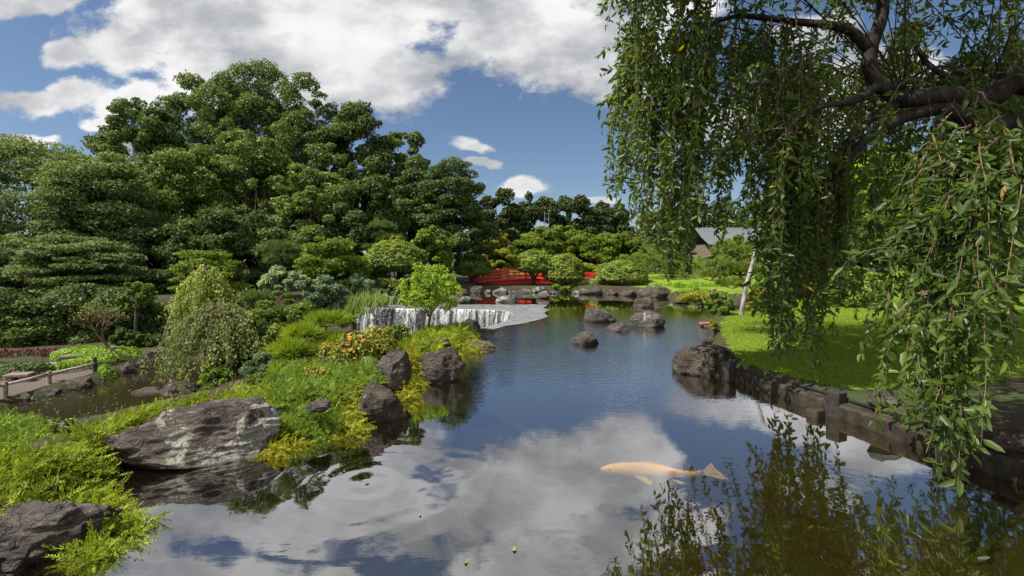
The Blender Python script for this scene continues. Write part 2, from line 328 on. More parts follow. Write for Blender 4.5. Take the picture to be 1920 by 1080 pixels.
def terrain(P):
    P = np.asarray(P, float); x, y = P[:, 0], P[:, 1]
    dm, dl, dp, db = sdist(P, M_POLY), sdist(P, LOW_POLY), sdist(P, LP_POLY), sdist(P, BW_POLY)
    P3 = np.stack([x, y, 0*x], 1)
    z = .13+.03*fbm(P3*.7, 3, 3)+.08*sm(x, 0, 3)+.17*sm(y, 17, 20)+.10*(1-sm(y, 3, 6))*(x < 0)
    right = sm(x, 1.5, 3.5)
    z = z+right*sm(dm, .3, 9)*.42 + sm(y, 30, 60)*.6
    z = np.where((x < -2) & (y > 17), .30+.25*sm(y, 20, 34), z)
    low = -.74+.04*fbm(P3*.8, 9, 3)
    pen = np.exp(-(((x+4.0)/1.7)**2+((y-10.2)/2.6)**2)); low = low+.45*np.clip(pen, 0, 1)
    low = low + .55*sm(-x, 10, 22)*sm(y, 12.5, 16)
    z = z*(1-sm(-dl, -.15, .55))+low*sm(-dl, -.15, .55)
    z = np.where(dp < .5, np.minimum(z, -.80+dp*.9+.03*fbm(P3*3, 5, 2)), z); z = np.maximum(z, -1.5)
    z = np.where(db < .2, np.minimum(z, -.9+db*2.5), z); z = np.maximum(z, -1.5)
    zin = -.06-.60*sm(-dm, 0, .8)
    apron = sm(y, 13.0, 15.5)*(x < 1.2)*(x > -6)*(y < 18)
    zin = zin*(1-.75*apron)
    z = np.where(dm < 0, zin, np.where(dl > .02, np.minimum(z, -.04+dm*1.6+.04*fbm(P3*3, 6, 2)), z))
    cd = np.full(len(P), 9.0)
    for a, b in zip(CREST[:-1], CREST[1:]):
        a, b = np.array(a), np.array(b); e = b-a; tt = np.clip(((P-a)@e)/(e@e), 0, 1); cd = np.minimum(cd, np.hypot(*((P-a)-tt[:, None]*e).T))
    z = np.where((cd < .2) & (y > 11.9), np.minimum(z, -1.3+np.where(dm < 0, .8, 0)), z)
    return z
def tz(x, y): return float(terrain([(x, y)])[0])
def axis(lo, hi, st, far):
    a = list(np.arange(lo, hi+st/2, st)); g = st
    left = [lo]; right = [hi]
    while right[-1] < far: g *= 1.35; right.append(right[-1]+g); left.append(left[-1]-g)
    return np.array(left[:0:-1]+a+right[1:])
GX, GY = axis(-13, 10, .1, 900), axis(-2, 30, .1, 1200)
XX, YY = np.meshgrid(GX, GY); PP = np.stack([XX.ravel(), YY.ravel()], 1); ZZ = terrain(PP)
GV = np.column_stack([PP, ZZ]); nx, ny = len(GX), len(GY)
I = (np.arange(ny-1)[:, None]*nx+np.arange(nx-1)[None]).ravel()
GF = np.stack([I, I+1, I+nx+1, I+nx], 1); FC = PP[GF].mean(1)
PATH_POLY = [(-8.9, 8.0), (-8.85, 9.1), (-8.8, 9.9), (-8.9, 10.4), (-9.4, 10.5), (-13.5, 10.3), (-20, 10.5), (-20, 5), (-8.0, 5.6), (-7.0, 6.6), (-7.7, 7.5)]
LAWN1 = [G(1345, 606, .25), G(1350, 640, .25), (3.0, 7.5), (2.95, 6.7), (3.15, 6.1), (3.75, 5.3), (5.2, 5.3), (9, 6.5), (20, 8), (26, 16), (12, 20), (8.0, 17.5), (5.8, 12.6), (5.0, 11.4)]
LAWN2 = [(5.9, 25.4), (6, 30), (7, 40), (16, 40), (22, 30), (16, 20), (9.6, 18.5), (8.6, 19.2), (6.2, 21)]
jit = .06*fbm(np.column_stack([FC*4, FC[:, 0]*0]), 2, 2)
is_path = sdist(FC, PATH_POLY)+jit < 0
dml = sdist(FC, M_POLY)
is_lawn = ((sdist(FC, LAWN1)+jit*2 < 0) | (sdist(FC, LAWN2)+jit < 0)) & (dml > .2)
def part_of_ground(name, sel, m, kind='structure'):
    f = GF[sel]; u, inv = np.unique(f, return_inverse=True); o = link(name, np_mesh(name, GV[u], inv.reshape(f.shape)), m); return tag(o, kind=kind)
m, t = mat('soil'); ob = t.new('ShaderNodeTexCoord').outputs['Object']
n1, n2 = t.noise(ob, 1.1, 5, .6), t.noise(ob, 16, 5, .65)
col = t.mix(t.ss(n1, .4, .6), (.040, .028, .018), (.035, .045, .014)); col = t.mix(t.ss(n2, .55, .75), col, (.085, .062, .04))
outp(t, pbsdf(t, col, .9, .2, t.bump(n2, .8, .04))); M_soil = m
m, t = mat('gravel_path'); ob = t.new('ShaderNodeTexCoord').outputs['Object']; n1, n2 = t.noise(ob, 1.2, 4, .6), t.noise(ob, 40, 3, .7)
outp(t, pbsdf(t, t.mix(t.m('ADD', t.m('MULTIPLY', n2, .6), t.m('MULTIPLY', n1, .4)), (.05, .038, .032), (.135, .105, .09)), .9, .2, t.bump(n2, .5, .02))); M_path = m
m, t = mat('lawn_turf'); ob = t.new('ShaderNodeTexCoord').outputs['Object']; n1, n2 = t.noise(ob, .6, 5, .6), t.noise(ob, 30, 4, .7)
col = t.mix(t.ss(n1, .35, .65), (.092, .145, .013), (.132, .19, .016)); col = t.mix(t.ss(n2, .45, .75), col, (.15, .18, .018))
outp(t, pbsdf(t, col, .9, .15, t.bump(n2, .7, .03))); M_lawn = m
part_of_ground('ground', ~(is_path | is_lawn), M_soil); part_of_ground('path', is_path, M_path); part_of_ground('lawn', is_lawn, M_lawn)
# short grass blades standing on the near lawn
rng = np.random.default_rng(5)
n = 260000; q = rng.random(n); gy = 4.6+15*q**1.3; gx = 2.6+rng.random(n)*(1.5+gy*1.05)
ok = (sdist(np.column_stack([gx, gy]), LAWN1)+rng.normal(0, .06, n) < 0) & (sdist(np.column_stack([gx, gy]), M_POLY) > .2); gx, gy = gx[ok], gy[ok]
P = np.column_stack([gx, gy, terrain(np.column_stack([gx, gy]))-.005]); n = len(P)
D = np.column_stack([rng.normal(0, .5, (n, 2)), np.ones(n)]); N = np.column_stack([rng.normal(0, 1, (n, 2)), np.zeros(n)])
tag(leaves('grass', P, D, N, .018+.022*rng.random(n), .006+.0007*gy, M_grass, kind='blade'), 'short sunlit grass blades covering the lawn by the pond', 'grass', kind='stuff')

# ---------------------------------------------------------------- water
def offset(poly, d):
    out = []; n = len(poly)
    ar = sum(poly[i][0]*poly[(i+1) % n][1]-poly[(i+1) % n][0]*poly[i][1] for i in range(n)); sg = 1 if ar > 0 else -1
    for i in range(n):
        a, b, c = (Vector(poly[(i+k) % n]) for k in (-1, 0, 1)); e = ((b-a).normalized()+(c-b).normalized()).normalized(); out.append(b+Vector((e.y, -e.x))*d*sg)
    return out
RINGS = [(690, 905, 9, 1.6, 2.6), (840, 880, 10, 6, 1.6), (690, 1035, 13, 4, .6), (1290, 935, 15, 6, .7), (930, 655, 6, 2, 2.0), (1580, 930, 18, 6, .8), (1370, 880, 18, 8, .9), (1065, 1035, 20, 12, .5)]
m, t = mat('pond_water'); ob = t.new('ShaderNodeTexCoord').outputs['Object']
sp = t.new('ShaderNodeSeparateXYZ'); t.put(sp.inputs[0], ob)
calm = t.noise(ob, .45, 3, .5)
h = t.m('MULTIPLY', t.noise(t.scale(ob, (1, 2.2, 1)), 5.5, 3, .55), .007)
mid = t.m('MULTIPLY', t.ss(sp.outputs[1], 4.6, 7.5), t.ss(t.m('MULTIPLY', sp.outputs[1], -1), -17, -11))   # wind-ruffled middle reach
h = t.m('MULTIPLY', h, t.m('ADD', .035, t.m('MULTIPLY', mid, t.lin(calm, .3, .7, .35, 1.0))))
fine = t.m('MULTIPLY', t.noise(t.scale(ob, (1, 1.6, 1)), 17, 2, .5), .0032)
h = t.m('ADD', h, t.m('MULTIPLY', fine, mid))
wob = t.vm('SCALE', t.noise(ob, 3, 2, .5, out=1)); wob.node.inputs['Scale'].default_value = .10
obw = t.vm('ADD', ob, wob)
for px, py, fr, fall, amp in RINGS:
    cx, cy = G(px, py); d = t.vm('LENGTH', t.vm('MULTIPLY', t.vm('SUBTRACT', obw, (cx+.05, cy+.05, .05)), (1, 1, 0)), out=1)
    s_ = t.m('MULTIPLY', t.m('SINE', t.m('MULTIPLY', d, fr*3.2)), t.m('EXPONENT', t.m('MULTIPLY', t.m('MULTIPLY', d, d), -fall)))
    h = t.m('ADD', h, t.m('MULTIPLY', s_, amp*.00018))
bmp = t.new('ShaderNodeBump'); t.put(bmp.inputs['Height'], h); bmp.inputs['Strength'].default_value = 1; bmp.inputs['Distance'].default_value = 1
gl = t.new('ShaderNodeBsdfGlossy'); gl.inputs['Roughness'].default_value = .015; gl.inputs['Color'].default_value = (.95, .96, 1, 1); t.l.new(bmp.outputs[0], gl.inputs['Normal'])
df = t.new('ShaderNodeBsdfDiffuse'); df.inputs[0].default_value = (.014, .011, .003, 1)
tr = t.new('ShaderNodeBsdfTransparent'); tr.inputs[0].default_value = (.80, .70, .36, 1)
mu = t.new('ShaderNodeMixShader'); mu.inputs[0].default_value = .80; t.l.new(df.outputs[0], mu.inputs[1]); t.l.new(tr.outputs[0], mu.inputs[2])
lw = t.new('ShaderNodeLayerWeight'); lw.inputs[0].default_value = .5; t.l.new(bmp.outputs[0], lw.inputs['Normal'])
mx = t.new('ShaderNodeMixShader'); t.put(mx.inputs[0], t.m('ADD', .30, t.m('MULTIPLY', t.m('POWER', lw.outputs['Facing'], 3.0), .66))); t.l.new(mu.outputs[0], mx.inputs[1]); t.l.new(gl.outputs[0], mx.inputs[2])
outp(t, mx.outputs[0]); M_water = m
def flat(name, poly, z, m):
    bm = bmesh.new(); f = bm.faces.new([bm.verts.new((p[0], p[1], z)) for p in poly]); bm.normal_update()
    if f.normal.z < 0: f.normal_flip()
    bmesh.ops.triangulate(bm, faces=bm.faces[:]); me = bpy.data.meshes.new(name); bm.to_mesh(me); return link(name, me, m)
k0 = 2+len(S_L)-1; op = offset(M_POLY, .14)
wp = [M_POLY[i] if k0-1 <= i < k0+len(CREST) else op[i] for i in range(len(M_POLY))]
tag(flat('pond_water', wp, 0, M_water), kind='structure')
m, t = mat('dark_pool_water'); ob = t.new('ShaderNodeTexCoord').outputs['Object']
h = t.m('MULTIPLY', t.noise(t.scale(ob, (1, 1.5, 1)), 7, 3, .5), .004)
bmp = t.new('ShaderNodeBump'); t.put(bmp.inputs['Height'], h); bmp.inputs['Strength'].default_value = 1; bmp.inputs['Distance'].default_value = 1
gl = t.new('ShaderNodeBsdfGlossy'); gl.inputs['Roughness'].default_value = .03; t.l.new(bmp.outputs[0], gl.inputs['Normal'])
df = t.new('ShaderNodeBsdfDiffuse'); df.inputs[0].default_value = (.018, .015, .007, 1)
fr = t.new('ShaderNodeFresnel'); fr.inputs['IOR'].default_value = 1.7; mx = t.new('ShaderNodeMixShader'); t.l.new(fr.outputs[0], mx.inputs[0]); t.l.new(df.outputs[0], mx.inputs[1]); t.l.new(gl.outputs[0], mx.inputs[2])
outp(t, mx.outputs[0])
tag(flat('lower_pool_water', [(-13, 5), (-2, 5), (.1, 11), (.1, 15.6), (-5, 17.2), (-13, 17.2)], -.9, m), kind='structure')

# ---------------------------------------------------------------- weir and waterfall
def spline(pts, n):
    pts = [Vector(p) for p in pts]; out = []; m = len(pts)
    for k in range(n):
        s = k/(n-1)*(m-1); i = min(int(s), m-2); f = s-i; p0, p1, p2, p3 = pts[max(i-1, 0)], pts[i], pts[i+1], pts[min(i+2, m-1)]
        out.append(.5*((2*p1)+(p2-p0)*f+(2*p0-5*p1+4*p2-p3)*f*f+(3*p1-p0-3*p2+p3)*f**3))
    return out
weir = thing('waterfall', 'white water curtain falling over the curved weir of the pond into a sunken pool', 'waterfall', (-2.4, 15.6, -.9))
cr = spline([(*p, 0) for p in CREST], 400); nor = []
for i in range(400):
    d = (cr[min(i+1, 399)]-cr[max(i-1, 0)]).normalized(); nor.append(Vector((-d.y, d.x, 0)) if False else Vector((-d.y, d.x, 0)))
# the bowl lies on the inner (left of travel) side
sgn = 1 if (Vector((-2.5, 13.8, 0))-cr[200]).dot(nor[200]) > 0 else -1
wl = MB(); V = []
for i in range(0, 400, 4):
    for off, z in ((.05, -1.45), (.03, -.10), (.0, -.025), (-.25, -.03)): V.append(cr[i]+nor[i]*sgn*off+Vector((0, 0, z)))
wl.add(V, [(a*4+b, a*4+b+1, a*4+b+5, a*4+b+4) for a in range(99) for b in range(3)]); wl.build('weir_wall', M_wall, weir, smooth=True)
m, t = mat('falling_water'); uvn = t.new('ShaderNodeUVMap').outputs[0]; su = t.new('ShaderNodeSeparateXYZ'); t.put(su.inputs[0], uvn)
s1 = t.noise(t.scale(uvn, (1, .10, 1)), 9, 5, .75); s2 = t.noise(t.scale(uvn, (1, .22, 1)), 34, 3, .6); s0 = t.noise(t.scale(uvn, (1, .02, 1)), 1.5, 3, .6)
den = t.m('ADD', t.m('ADD', t.m('MULTIPLY', s1, .75), t.m('MULTIPLY', s2, .35)), t.m('MULTIPLY', s0, .6))
al = t.ss(den, .74, 1.08); al = t.m('MAXIMUM', al, t.m('MULTIPLY', t.ss(su.outputs[1], .12, 0), .35)); al = t.m('MULTIPLY', al, .85)
pb = pbsdf(t, (.80, .83, .86), .25, .6); tp = t.new('ShaderNodeBsdfTransparent'); mx = t.new('ShaderNodeMixShader'); t.put(mx.inputs[0], al); t.l.new(tp.outputs[0], mx.inputs[1]); t.l.new(pb, mx.inputs[2])
outp(t, mx.outputs[0]); M_fall = m
V = []; UV = []; rows = 14; arc = 0
for i in range(400):
    if i: arc += (cr[i]-cr[i-1]).length
    jx = .03*float(vnoise([[arc*6, 0, 0]], 4)[0])+.02*float(vnoise([[arc*21, 0, 0]], 8)[0])
    for r in range(rows):
        f = r/(rows-1); V.append(cr[i]+nor[i]*sgn*(.01+.17*f**.55+jx*f)+Vector((0, 0, .012-.93*f**1.35))); UV.append((arc, f))
me = bpy.data.meshes.new('water_curtain'); fc = [(a*rows+b, a*rows+b+1, (a+1)*rows+b+1, (a+1)*rows+b) for a in range(399) for b in range(rows-1)]
me.from_pydata([tuple(p-weir.location) for p in V], [], fc, shade_flat=False); ul = me.uv_layers.new(name='UVMap')
for lp in me.loops: ul.data[lp.index].uv = UV[lp.vertex_index]
link('water_curtain', me, M_fall, weir)
# shallow broken water sliding over the apron
m, t = mat('sliding_water'); ob = t.new('ShaderNodeTexCoord').outputs['Object']; n1 = t.noise(t.scale(ob, (1, 3.2, 1)), 3, 4, .55, .4); n2 = t.noise(t.scale(ob, (1, 1.6, 1)), 22, 3, .6)
hh = t.m('ADD', t.m('MULTIPLY', n1, .035), t.m('MULTIPLY', n2, .005)); bmp = t.bump(hh, 1, 1)
col = t.mix(t.ss(n1, .4, .62), (.13, .135, .14), (.30, .31, .33)); outp(t, pbsdf(t, col, .10, 1.0, bmp))
ap = [tuple(cr[i]+nor[i]*sgn*.02)[:2] for i in range(0, 400, 8)]+[G(*p) for p in [(700, 570), (740, 569.5), (800, 570), (860, 571.5), (905, 571), (960, 571.5), (1005, 571), (1026, 573), (1018, 577), (1030, 581), (1020, 587), (1028, 594), (1006, 601), (985, 606), (950, 611), (925, 618)]]
tag(flat('weir_apron_water', ap, .006, m), kind='structure')

# ---------------------------------------------------------------- rocks
def rock(label, l, r, top, base, m, z=0.0, depth=.8, rz=0, seed=1, cuts=9, sub=4, name='boulder', cat='boulder', group=None, flatten=0, dz=.0, shape=None, rough=1.0):
    """a stone whose front foot stands at pixel row base on level z and spans l..r"""
    Yf = F*(ZC-z)/(base-YH); wd = (r-l)*Yf/F; dp = wd*depth; Yc = Yf+dp*.42; wd = (r-l)*Yc/F*1.02
    Zt = ZC+(YH-top)*Yc/F; hgt = max(.04, Zt-z); X = ((l+r)/2-960)*Yc/F
    return rock_at(label, (X, Yc, z), (wd, dp, hgt), m, rz, seed, cuts, sub, name, cat, group, shape, rough)
def rock_at(label, loc, dim, m, rz=0, seed=1, cuts=9, sub=4, name='boulder', cat='boulder', group=None, shape=None, rough=1.0):
    bm = bmesh.new(); bmesh.ops.create_icosphere(bm, subdivisions=sub, radius=1); V = np.array([v.co[:] for v in bm.verts]); fc = [[v.index for v in f.verts] for f in bm.faces]; bm.free()
    rg = np.random.default_rng(seed)
    for k in range(cuts):
        nv = rg.normal(0, 1, 3); nv[2] = nv[2]*.8+.15; nv /= np.linalg.norm(nv); d = .55+.3*rg.random(); s = V@nv; e = np.maximum(s-d, 0); V = V-np.outer(e*.92, nv)
    off = rg.random(3)*50; dr = nrm(V)
    V = V+dr*(.16*rough*fbm(V*1.6+off, seed, 3)[:, None])
    rd = 1-np.abs(fbm(V*np.array([2.2, 2.2, 4.5])+off, seed+7, 4)); V = V+dr*(.075*rough*(rd-.6)[:, None])
    V = V+dr*(.035*rough*fbm(V*9+off, seed+3, 3)[:, None]); st_ = V[:, 2]*5.5+1.2*fbm(V*1.3+off, seed+5, 2)+V[:, 0]*1.5; V = V+dr*(.030*rough*(np.abs((st_ % 1)-.5)*2)**3)[:, None]
    V[:, 2] = np.maximum(V[:, 2], -.62); V = V-np.array([(V[:, 0].max()+V[:, 0].min())/2, (V[:, 1].max()+V[:, 1].min())/2, 0])
    V = V/np.array([V[:, 0].max(), V[:, 1].max(), 1])
    zt = V[:, 2].max(); sunk = .22
    z = (V[:, 2]+.62)/(zt+.62)                                   # 0..1
    V = np.column_stack([V[:, 0]*dim[0]/2, V[:, 1]*dim[1]/2, z*dim[2]*(1+sunk)-dim[2]*sunk-.05])
    if shape: V = shape(V, dim)
    c, s = math.cos(rz), math.sin(rz); V = np.column_stack([V[:, 0]*c-V[:, 1]*s, V[:, 0]*s+V[:, 1]*c, V[:, 2]])
    o = link(name, np_mesh(name, V, np.array(fc)), m); o.location = loc
    return tag(o, label, cat, group)
rock('rugged brown boulder cut off by the lower left corner of the photo', -150, 192, 915, 1085, M_rock, depth=.75, seed=11, sub=6, rough=1.0)
rock('biggest boulder on the left bank, long, with pale lichen patches on its face', 194, 512, 742, 882, M_rockl, depth=.62, rz=.30, seed=23, sub=6, cuts=12, rough=.85)
rock('dark flat topped block of rock at the water, left of the rounded brown boulder', 668, 760, 700, 792, M_rockd, depth=.9, seed=31, sub=5, cuts=12)
rock('large rounded brown boulder overhanging the pond at the end of the left bank', 775, 872, 646, 718, M_rockd, depth=.9, seed=37, sub=5, cuts=8)
rock('grey pointed rock leaning behind the dark block on the left bank', 706, 768, 650, 712, M_rock, z=.2, depth=.9, seed=41, sub=5)
rock('flat dark rock low at the water under the juniper tip, nearest the weir', 862, 930, 634, 660, M_rock, depth=1.0, seed=43, sub=5)
rock('rounded speckled grey rock standing upright before the right end of the waterfall', 862, 902, 592, 625, M_rockp, z=.05, depth=.9, seed=47, sub=4)
rock('small grey stone half buried in the juniper by the young tree', 812, 846, 628, 644, M_rockp, z=.25, depth=1, seed=51)
rock('brown stone among golden ground cover between the two lit banks of juniper', 575, 622, 738, 760, M_rock, z=.3, depth=1, seed=53)
rock('low slanting slab of brown rock beside the rounded hedge at the far left', 95, 205, 772, 815, M_rockr, z=-.25, depth=.9, seed=59, sub=5)
rock('dark layered rock jutting into the lower pool', 300, 372, 708, 742, M_rockd, z=-.9, depth=1, seed=61, sub=5)
rock('thin flat rock tongue lying in the lower pool, left of the dark layered rock', 252, 312, 722, 740, M_rockd, z=-.9, depth=.8, seed=67)
rock('big russet boulder at the far end of the lower pool by the prop pole', 256, 336, 645, 690, M_rockr, z=-.9, depth=.8, seed=71, sub=5, cuts=7)
rock('dark brown rock between the russet boulder and the clipped azalea', 218, 262, 673, 702, M_rockd, z=-.9, depth=.8, seed=73)
rock('small stone in the near corner of the lower pool beneath the weeping trees', 390, 432, 724, 742, M_rockd, z=-.8, depth=1, seed=74)
# rocks standing in the pond
rock('broad grey boulder in the pond, leftmost of the cluster of rocks on the right side', 1094, 1156, 574, 604, M_rockp, depth=.8, seed=83, sub=5, cuts=6, rough=.6)
rock('low grey rock in the pond between two taller boulders', 1137, 1184, 600, 622, M_rockp, depth=.9, seed=79, sub=5, cuts=6, rough=.6)
rock('rounded triangular boulder in the pond, rightmost of the front cluster', 1182, 1248, 579, 614, M_rockp, depth=.8, seed=98, sub=5, cuts=6, rough=.6)
rock('small conical rock alone in the pond, nearest of the rocks on the open water', 1072, 1124, 617, 647, M_rockp, depth=.8, seed=89, sub=5, cuts=6, rough=.6)
rock('squared dark rock in the pond in front of the large dome boulder', 1187, 1226, 554, 577, M_rockd, depth=.9, seed=101, sub=4)
rock('large smooth dark dome boulder at the far shore by the lawn', 1196, 1258, 533, 558, M_rockd, depth=.8, seed=103, sub=5, cuts=4, rough=.5)
rock('pale flat topped rock at the back of the apron under the bridge reflection', 926, 972, 552, 567, M_rocks, depth=.8, seed=107)
rock('small pointed grey rock in the water below the right end of the bridge', 1005, 1030, 543, 560, M_rocks, depth=.9, seed=109)
rock('long low pale rock behind the middle of the waterfall crest', 825, 884, 551, 568, M_rocks, depth=.5, seed=113)
rock('grey rounded rock on the far bank right of the grassy shrub', 716, 748, 543, 566, M_rocks, z=.02, depth=.8, seed=127)
rock('dark wide rock in shade behind the young tree', 748, 800, 543, 562, M_rockd, depth=.6, seed=131)
rock('dark flat rock at the foot of the left end of the bridge', 848, 880, 539, 553, M_rockd, depth=.8, seed=137)
for i, (l, r, tp_, b, lab) in enumerate([
        (882, 908, 534, 550, 'peaked dark stone under the left bridge end'), (907, 924, 541, 550, 'small pale shore stone next to the peaked dark stone'),
        (924, 954, 537, 550, 'speckled pale shore stone under the left clipped hedge of the bridge'), (953, 970, 541, 550, 'low shore stone under the gap between the two bridge hedges'),
        (969, 1000, 539, 550, 'long shore stone under the right bridge hedge'), (997, 1026, 535, 549, 'wide shore stone left of the large dome topiary'),
        (1030, 1052, 543, 551, 'dark little shore stone beneath the ferny plants'), (1070, 1090, 542, 551, 'small shadowed shore stone right of the ferny plants'),
        (1084, 1110, 538, 552, 'grey shore stone left of the dark upright stone near the grass clump'), (1106, 1130, 534, 552, 'dark upright shore stone in front of the bright grass clump'),
        (1130, 1160, 540, 553, 'shaded shore stone under the rightmost dome shrub'), (1160, 1196, 541, 555, 'shaded shore stone left of the large dome boulder')]):
    rock(lab, l, r, tp_, b, M_rocks if i < 9 else M_rockd, depth=.8, seed=140+i, name='shore_stone', cat='stone', group='stones lining the far shore')
rock('massive rugged dark boulder at the corner of the lawn where the edging begins', 1262, 1374, 638, 706, M_rockd, depth=.95, seed=163, sub=6, cuts=8, rough=1.1, shape=lambda V, d: np.column_stack([V[:, 0], V[:, 1], np.where(V[:, 2] > .5*d[2], .5*d[2]+(V[:, 2]-.5*d[2])*.3, V[:, 2])/.72]))
rock('small stone behind the rugged boulder at the lawn edge', 1318, 1348, 622, 642, M_rockd, z=.02, depth=.9, seed=167)
for i, (l, r, tp_, b, lab) in enumerate([
        (1625, 1685, 722, 754, 'pointed grey stone on the soil behind the black pipe'), (1760, 1860, 762, 800, 'long mossy grey stone on the soil behind the pipe, middle of the three'),
        (1866, 1960, 793, 832, 'tan rounded stone on the soil at the right edge of the photo')]):
    rock(lab, l, r, tp_, b, M_rockp if i < 2 else M_rockr, z=.26, depth=.7, seed=171+i, name='border_stone', cat='stone', group='stones along the right bank', sub=5)
for i, (l, r, tp_, b, lab) in enumerate([
        (1262, 1292, 556, 569, 'dark stone at the left end of the little planted islet'), (1292, 1322, 559, 570, 'low stone in the front of the planted islet'),
        (1280, 1306, 543, 556, 'dark rounded stone behind the planted islet'), (1326, 1372, 543, 562, 'wide brown stone behind the right end of the islet'), (1370, 1392, 563, 577, 'pale grey stone by the foot of the leaning pale trunk')]):
    rock(lab, l, r, tp_, b, M_rockd, depth=.8, seed=181+i, name='islet_stone', cat='stone', group='stones of the planted islet')
for i, (l, r, tp_, b, lab) in enumerate([
        (20, 60, 732, 750, 'dark jagged stone at the path edge beside the first fence post'), (70, 110, 722, 738, 'flat dark stone at the water line below the middle fence post'),
        (100, 175, 702, 728, 'long dark kerb rock along the lower pool by the path'), (178, 218, 690, 706, 'broad flat step stone by the end fence post')]):
    rock(lab, l, r, tp_, b, M_rockd, z=-.85, depth=.7, seed=191+i, name='path_edge_stone', cat='stone', group='stones edging the path by the lower pool')

# ---------------------------------------------------------------- plants
def rdirs(rg, n): return nrm(rg.normal(0, 1, (n, 3)))
def clump_leaves(rg, cl, n, shell=.62, rnd=.5, up=.35, lump=.2):
    """n leaf points over the shells of ellipsoid clumps (k,6)"""
    a = (cl[:, 3]*cl[:, 4]+cl[:, 3]*cl[:, 5]+cl[:, 4]*cl[:, 5])**1.0; idx = rg.choice(len(cl), n, p=a/a.sum())
    d = rdirs(rg, n); d[:, 2] = np.where(rg.random(n) < .35, np.abs(d[:, 2]), d[:, 2])
    rad = shell+(1-shell)*rg.random(n)**.6; rad = rad*(1+lump*1.5*vnoise(d*2.1+idx[:, None]*3.7, 5)+lump*.8*vnoise(d*5+idx[:, None]*1.7, 6))
    P = cl[idx, :3]+d*cl[idx, 3:]*rad[:, None]
    N = nrm(d*(1-rnd)+rdirs(rg, n)*rnd+np.array([0, 0, up])); D = nrm(np.cross(N, rdirs(rg, n))); D[:, 2] -= .15
    return P, D, N
def env_clumps(rg, c, Rr, k, rc, flat=.8, lo=-.35, inner=.25):
    if k >= 44: k = int(k*2.3); rc *= .68
    g = np.arange(k)+.5; zz = 1-(1-lo)*g/k; zz = np.clip(zz, -.98, .93); th = g*2.399963+rg.random()*6; rr = np.sqrt(np.maximum(0, 1-zz**2))
    d = np.column_stack([rr*np.cos(th), rr*np.sin(th), zz])+rg.normal(0, .09, (k, 3)); d /= np.maximum(1, np.linalg.norm(d, axis=1))[:, None]; f = np.where(rg.random(k) < inner, .45+.3*rg.random(k), .82+.16*rg.random(k))
    P = np.array(c)+d*np.array(Rr)*f[:, None]; r = rc*(.5+.95*rg.random(k)**1.4); return np.column_stack([P, r, r*(.8+.4*rg.random(k)), r*flat*(.75+.5*rg.random(k))])
def limbs(mb, base, fork, cl, rg, r0, k=14):
    base, fork = Vector(base), Vector(fork); mid = base.lerp(fork, .5)+Vector((rg.normal(0, .05), rg.normal(0, .05), 0))*(fork-base).length
    mb.tube([base, mid, fork], [r0*1.25, r0*.95, r0*.8], 8)
    for i in rg.permutation(len(cl))[:k]:
        e = Vector(cl[i, :3]); s = mid.lerp(fork, rg.random()); ct = s.lerp(e, .5)+Vector((0, 0, .12*(e-s).length))
        pts = [s*(1-u)**2+ct*2*u*(1-u)+e*u*u for u in (0, .25, .5, .75, 1)]; mb.tube(pts, [r0*.5, r0*.38, r0*.28, r0*.18, r0*.07], 5, False)
def tree(label, px, top, bot, hw, Y, m, name='broadleaf_tree', cat='tree', group=None, k=60, rc=None, flat=.8, leaf=.145, n=26000, seed=1, lo=-.35, zb=None, dep=.9, shell=.55, up=.35, rnd=.6, trunk_r=None, bark=None, aspect=.55, inner=.25, nl=14, trunk_dx=0):
    rg = np.random.default_rng(seed); X = (px-960)*Y/F; zt, zl = ZC+(YH-top)*Y/F, ZC+(YH-bot)*Y/F
    gz = tz(X, Y) if zb is None else zb; Rx = hw*Y/F; rc = rc or Rx*.24; zt -= rc*flat*.6; Rz = (zt-zl)/(1-lo); c = (X, Y, zt-Rz); Rr = (Rx-rc*.5, (Rx-rc*.5)*dep, Rz)
    cl = env_clumps(rg, c, Rr, k, rc, flat, lo, inner)
    o = thing(name, label, cat, (X+trunk_dx, Y, gz), group=group)
    P, D, N = clump_leaves(rg, cl, n, shell, rnd, up); L = leaf*(.6+.8*rg.random(n)); leaves('crown', P, D, N, L, L*aspect, m, o)
    mb = MB(); limbs(mb, (X+trunk_dx, Y, gz-.1), (X, Y, c[2]-Rz*.15), cl, rg, trunk_r or max(.05, Rx*.06), nl); mb.build('trunk', bark or M_bark, o, smooth=True)
    return o
# the big wood on the rise at the left
CG = 'large trees of the wood on the left'
tree('large rounded tree at the left shoulder of the wood, stepping down to the sky', 268, 160, 430, 92, 27, M_camph, k=60, n=49300, seed=1, group=CG)
tree('tallest tree of the wood, its left half, crown touching the white cloud', 390, 122, 400, 100, 31, M_camph, k=70, n=49300, seed=2, group=CG)
tree('tallest dome of the wood at its centre under the cloud', 470, 92, 420, 108, 30, M_camph, k=70, n=55100, seed=3, group=CG)
tree('broad dome tree right of the highest crown of the wood', 575, 132, 430, 100, 29, M_camph, k=70, n=52200, seed=4, group=CG)
tree('rounded tree on the right slope of the wood, second from the end', 668, 172, 450, 92, 28, M_camph, k=64, n=49300, seed=5, group=CG)
tree('last rounded crown on the right slope of the wood, against the blue sky', 752, 224, 450, 68, 29, M_camph, k=50, n=34800, seed=6, group=CG)
tree('lighter green tree in front of the wood, left of its centre', 352, 252, 520, 105, 23.5, M_camph2, k=60, n=43500, seed=7, group=CG, rc=.7)
tree('lighter green tree bulging from the middle of the wood', 470, 225, 500, 100, 25, M_camph2, k=60, n=43500, seed=8, group=CG, rc=.7)
tree('mid green tree in front of the wood above the cloud pruned pine', 585, 290, 500, 95, 24, M_camph2, k=56, n=40600, seed=9, group=CG)
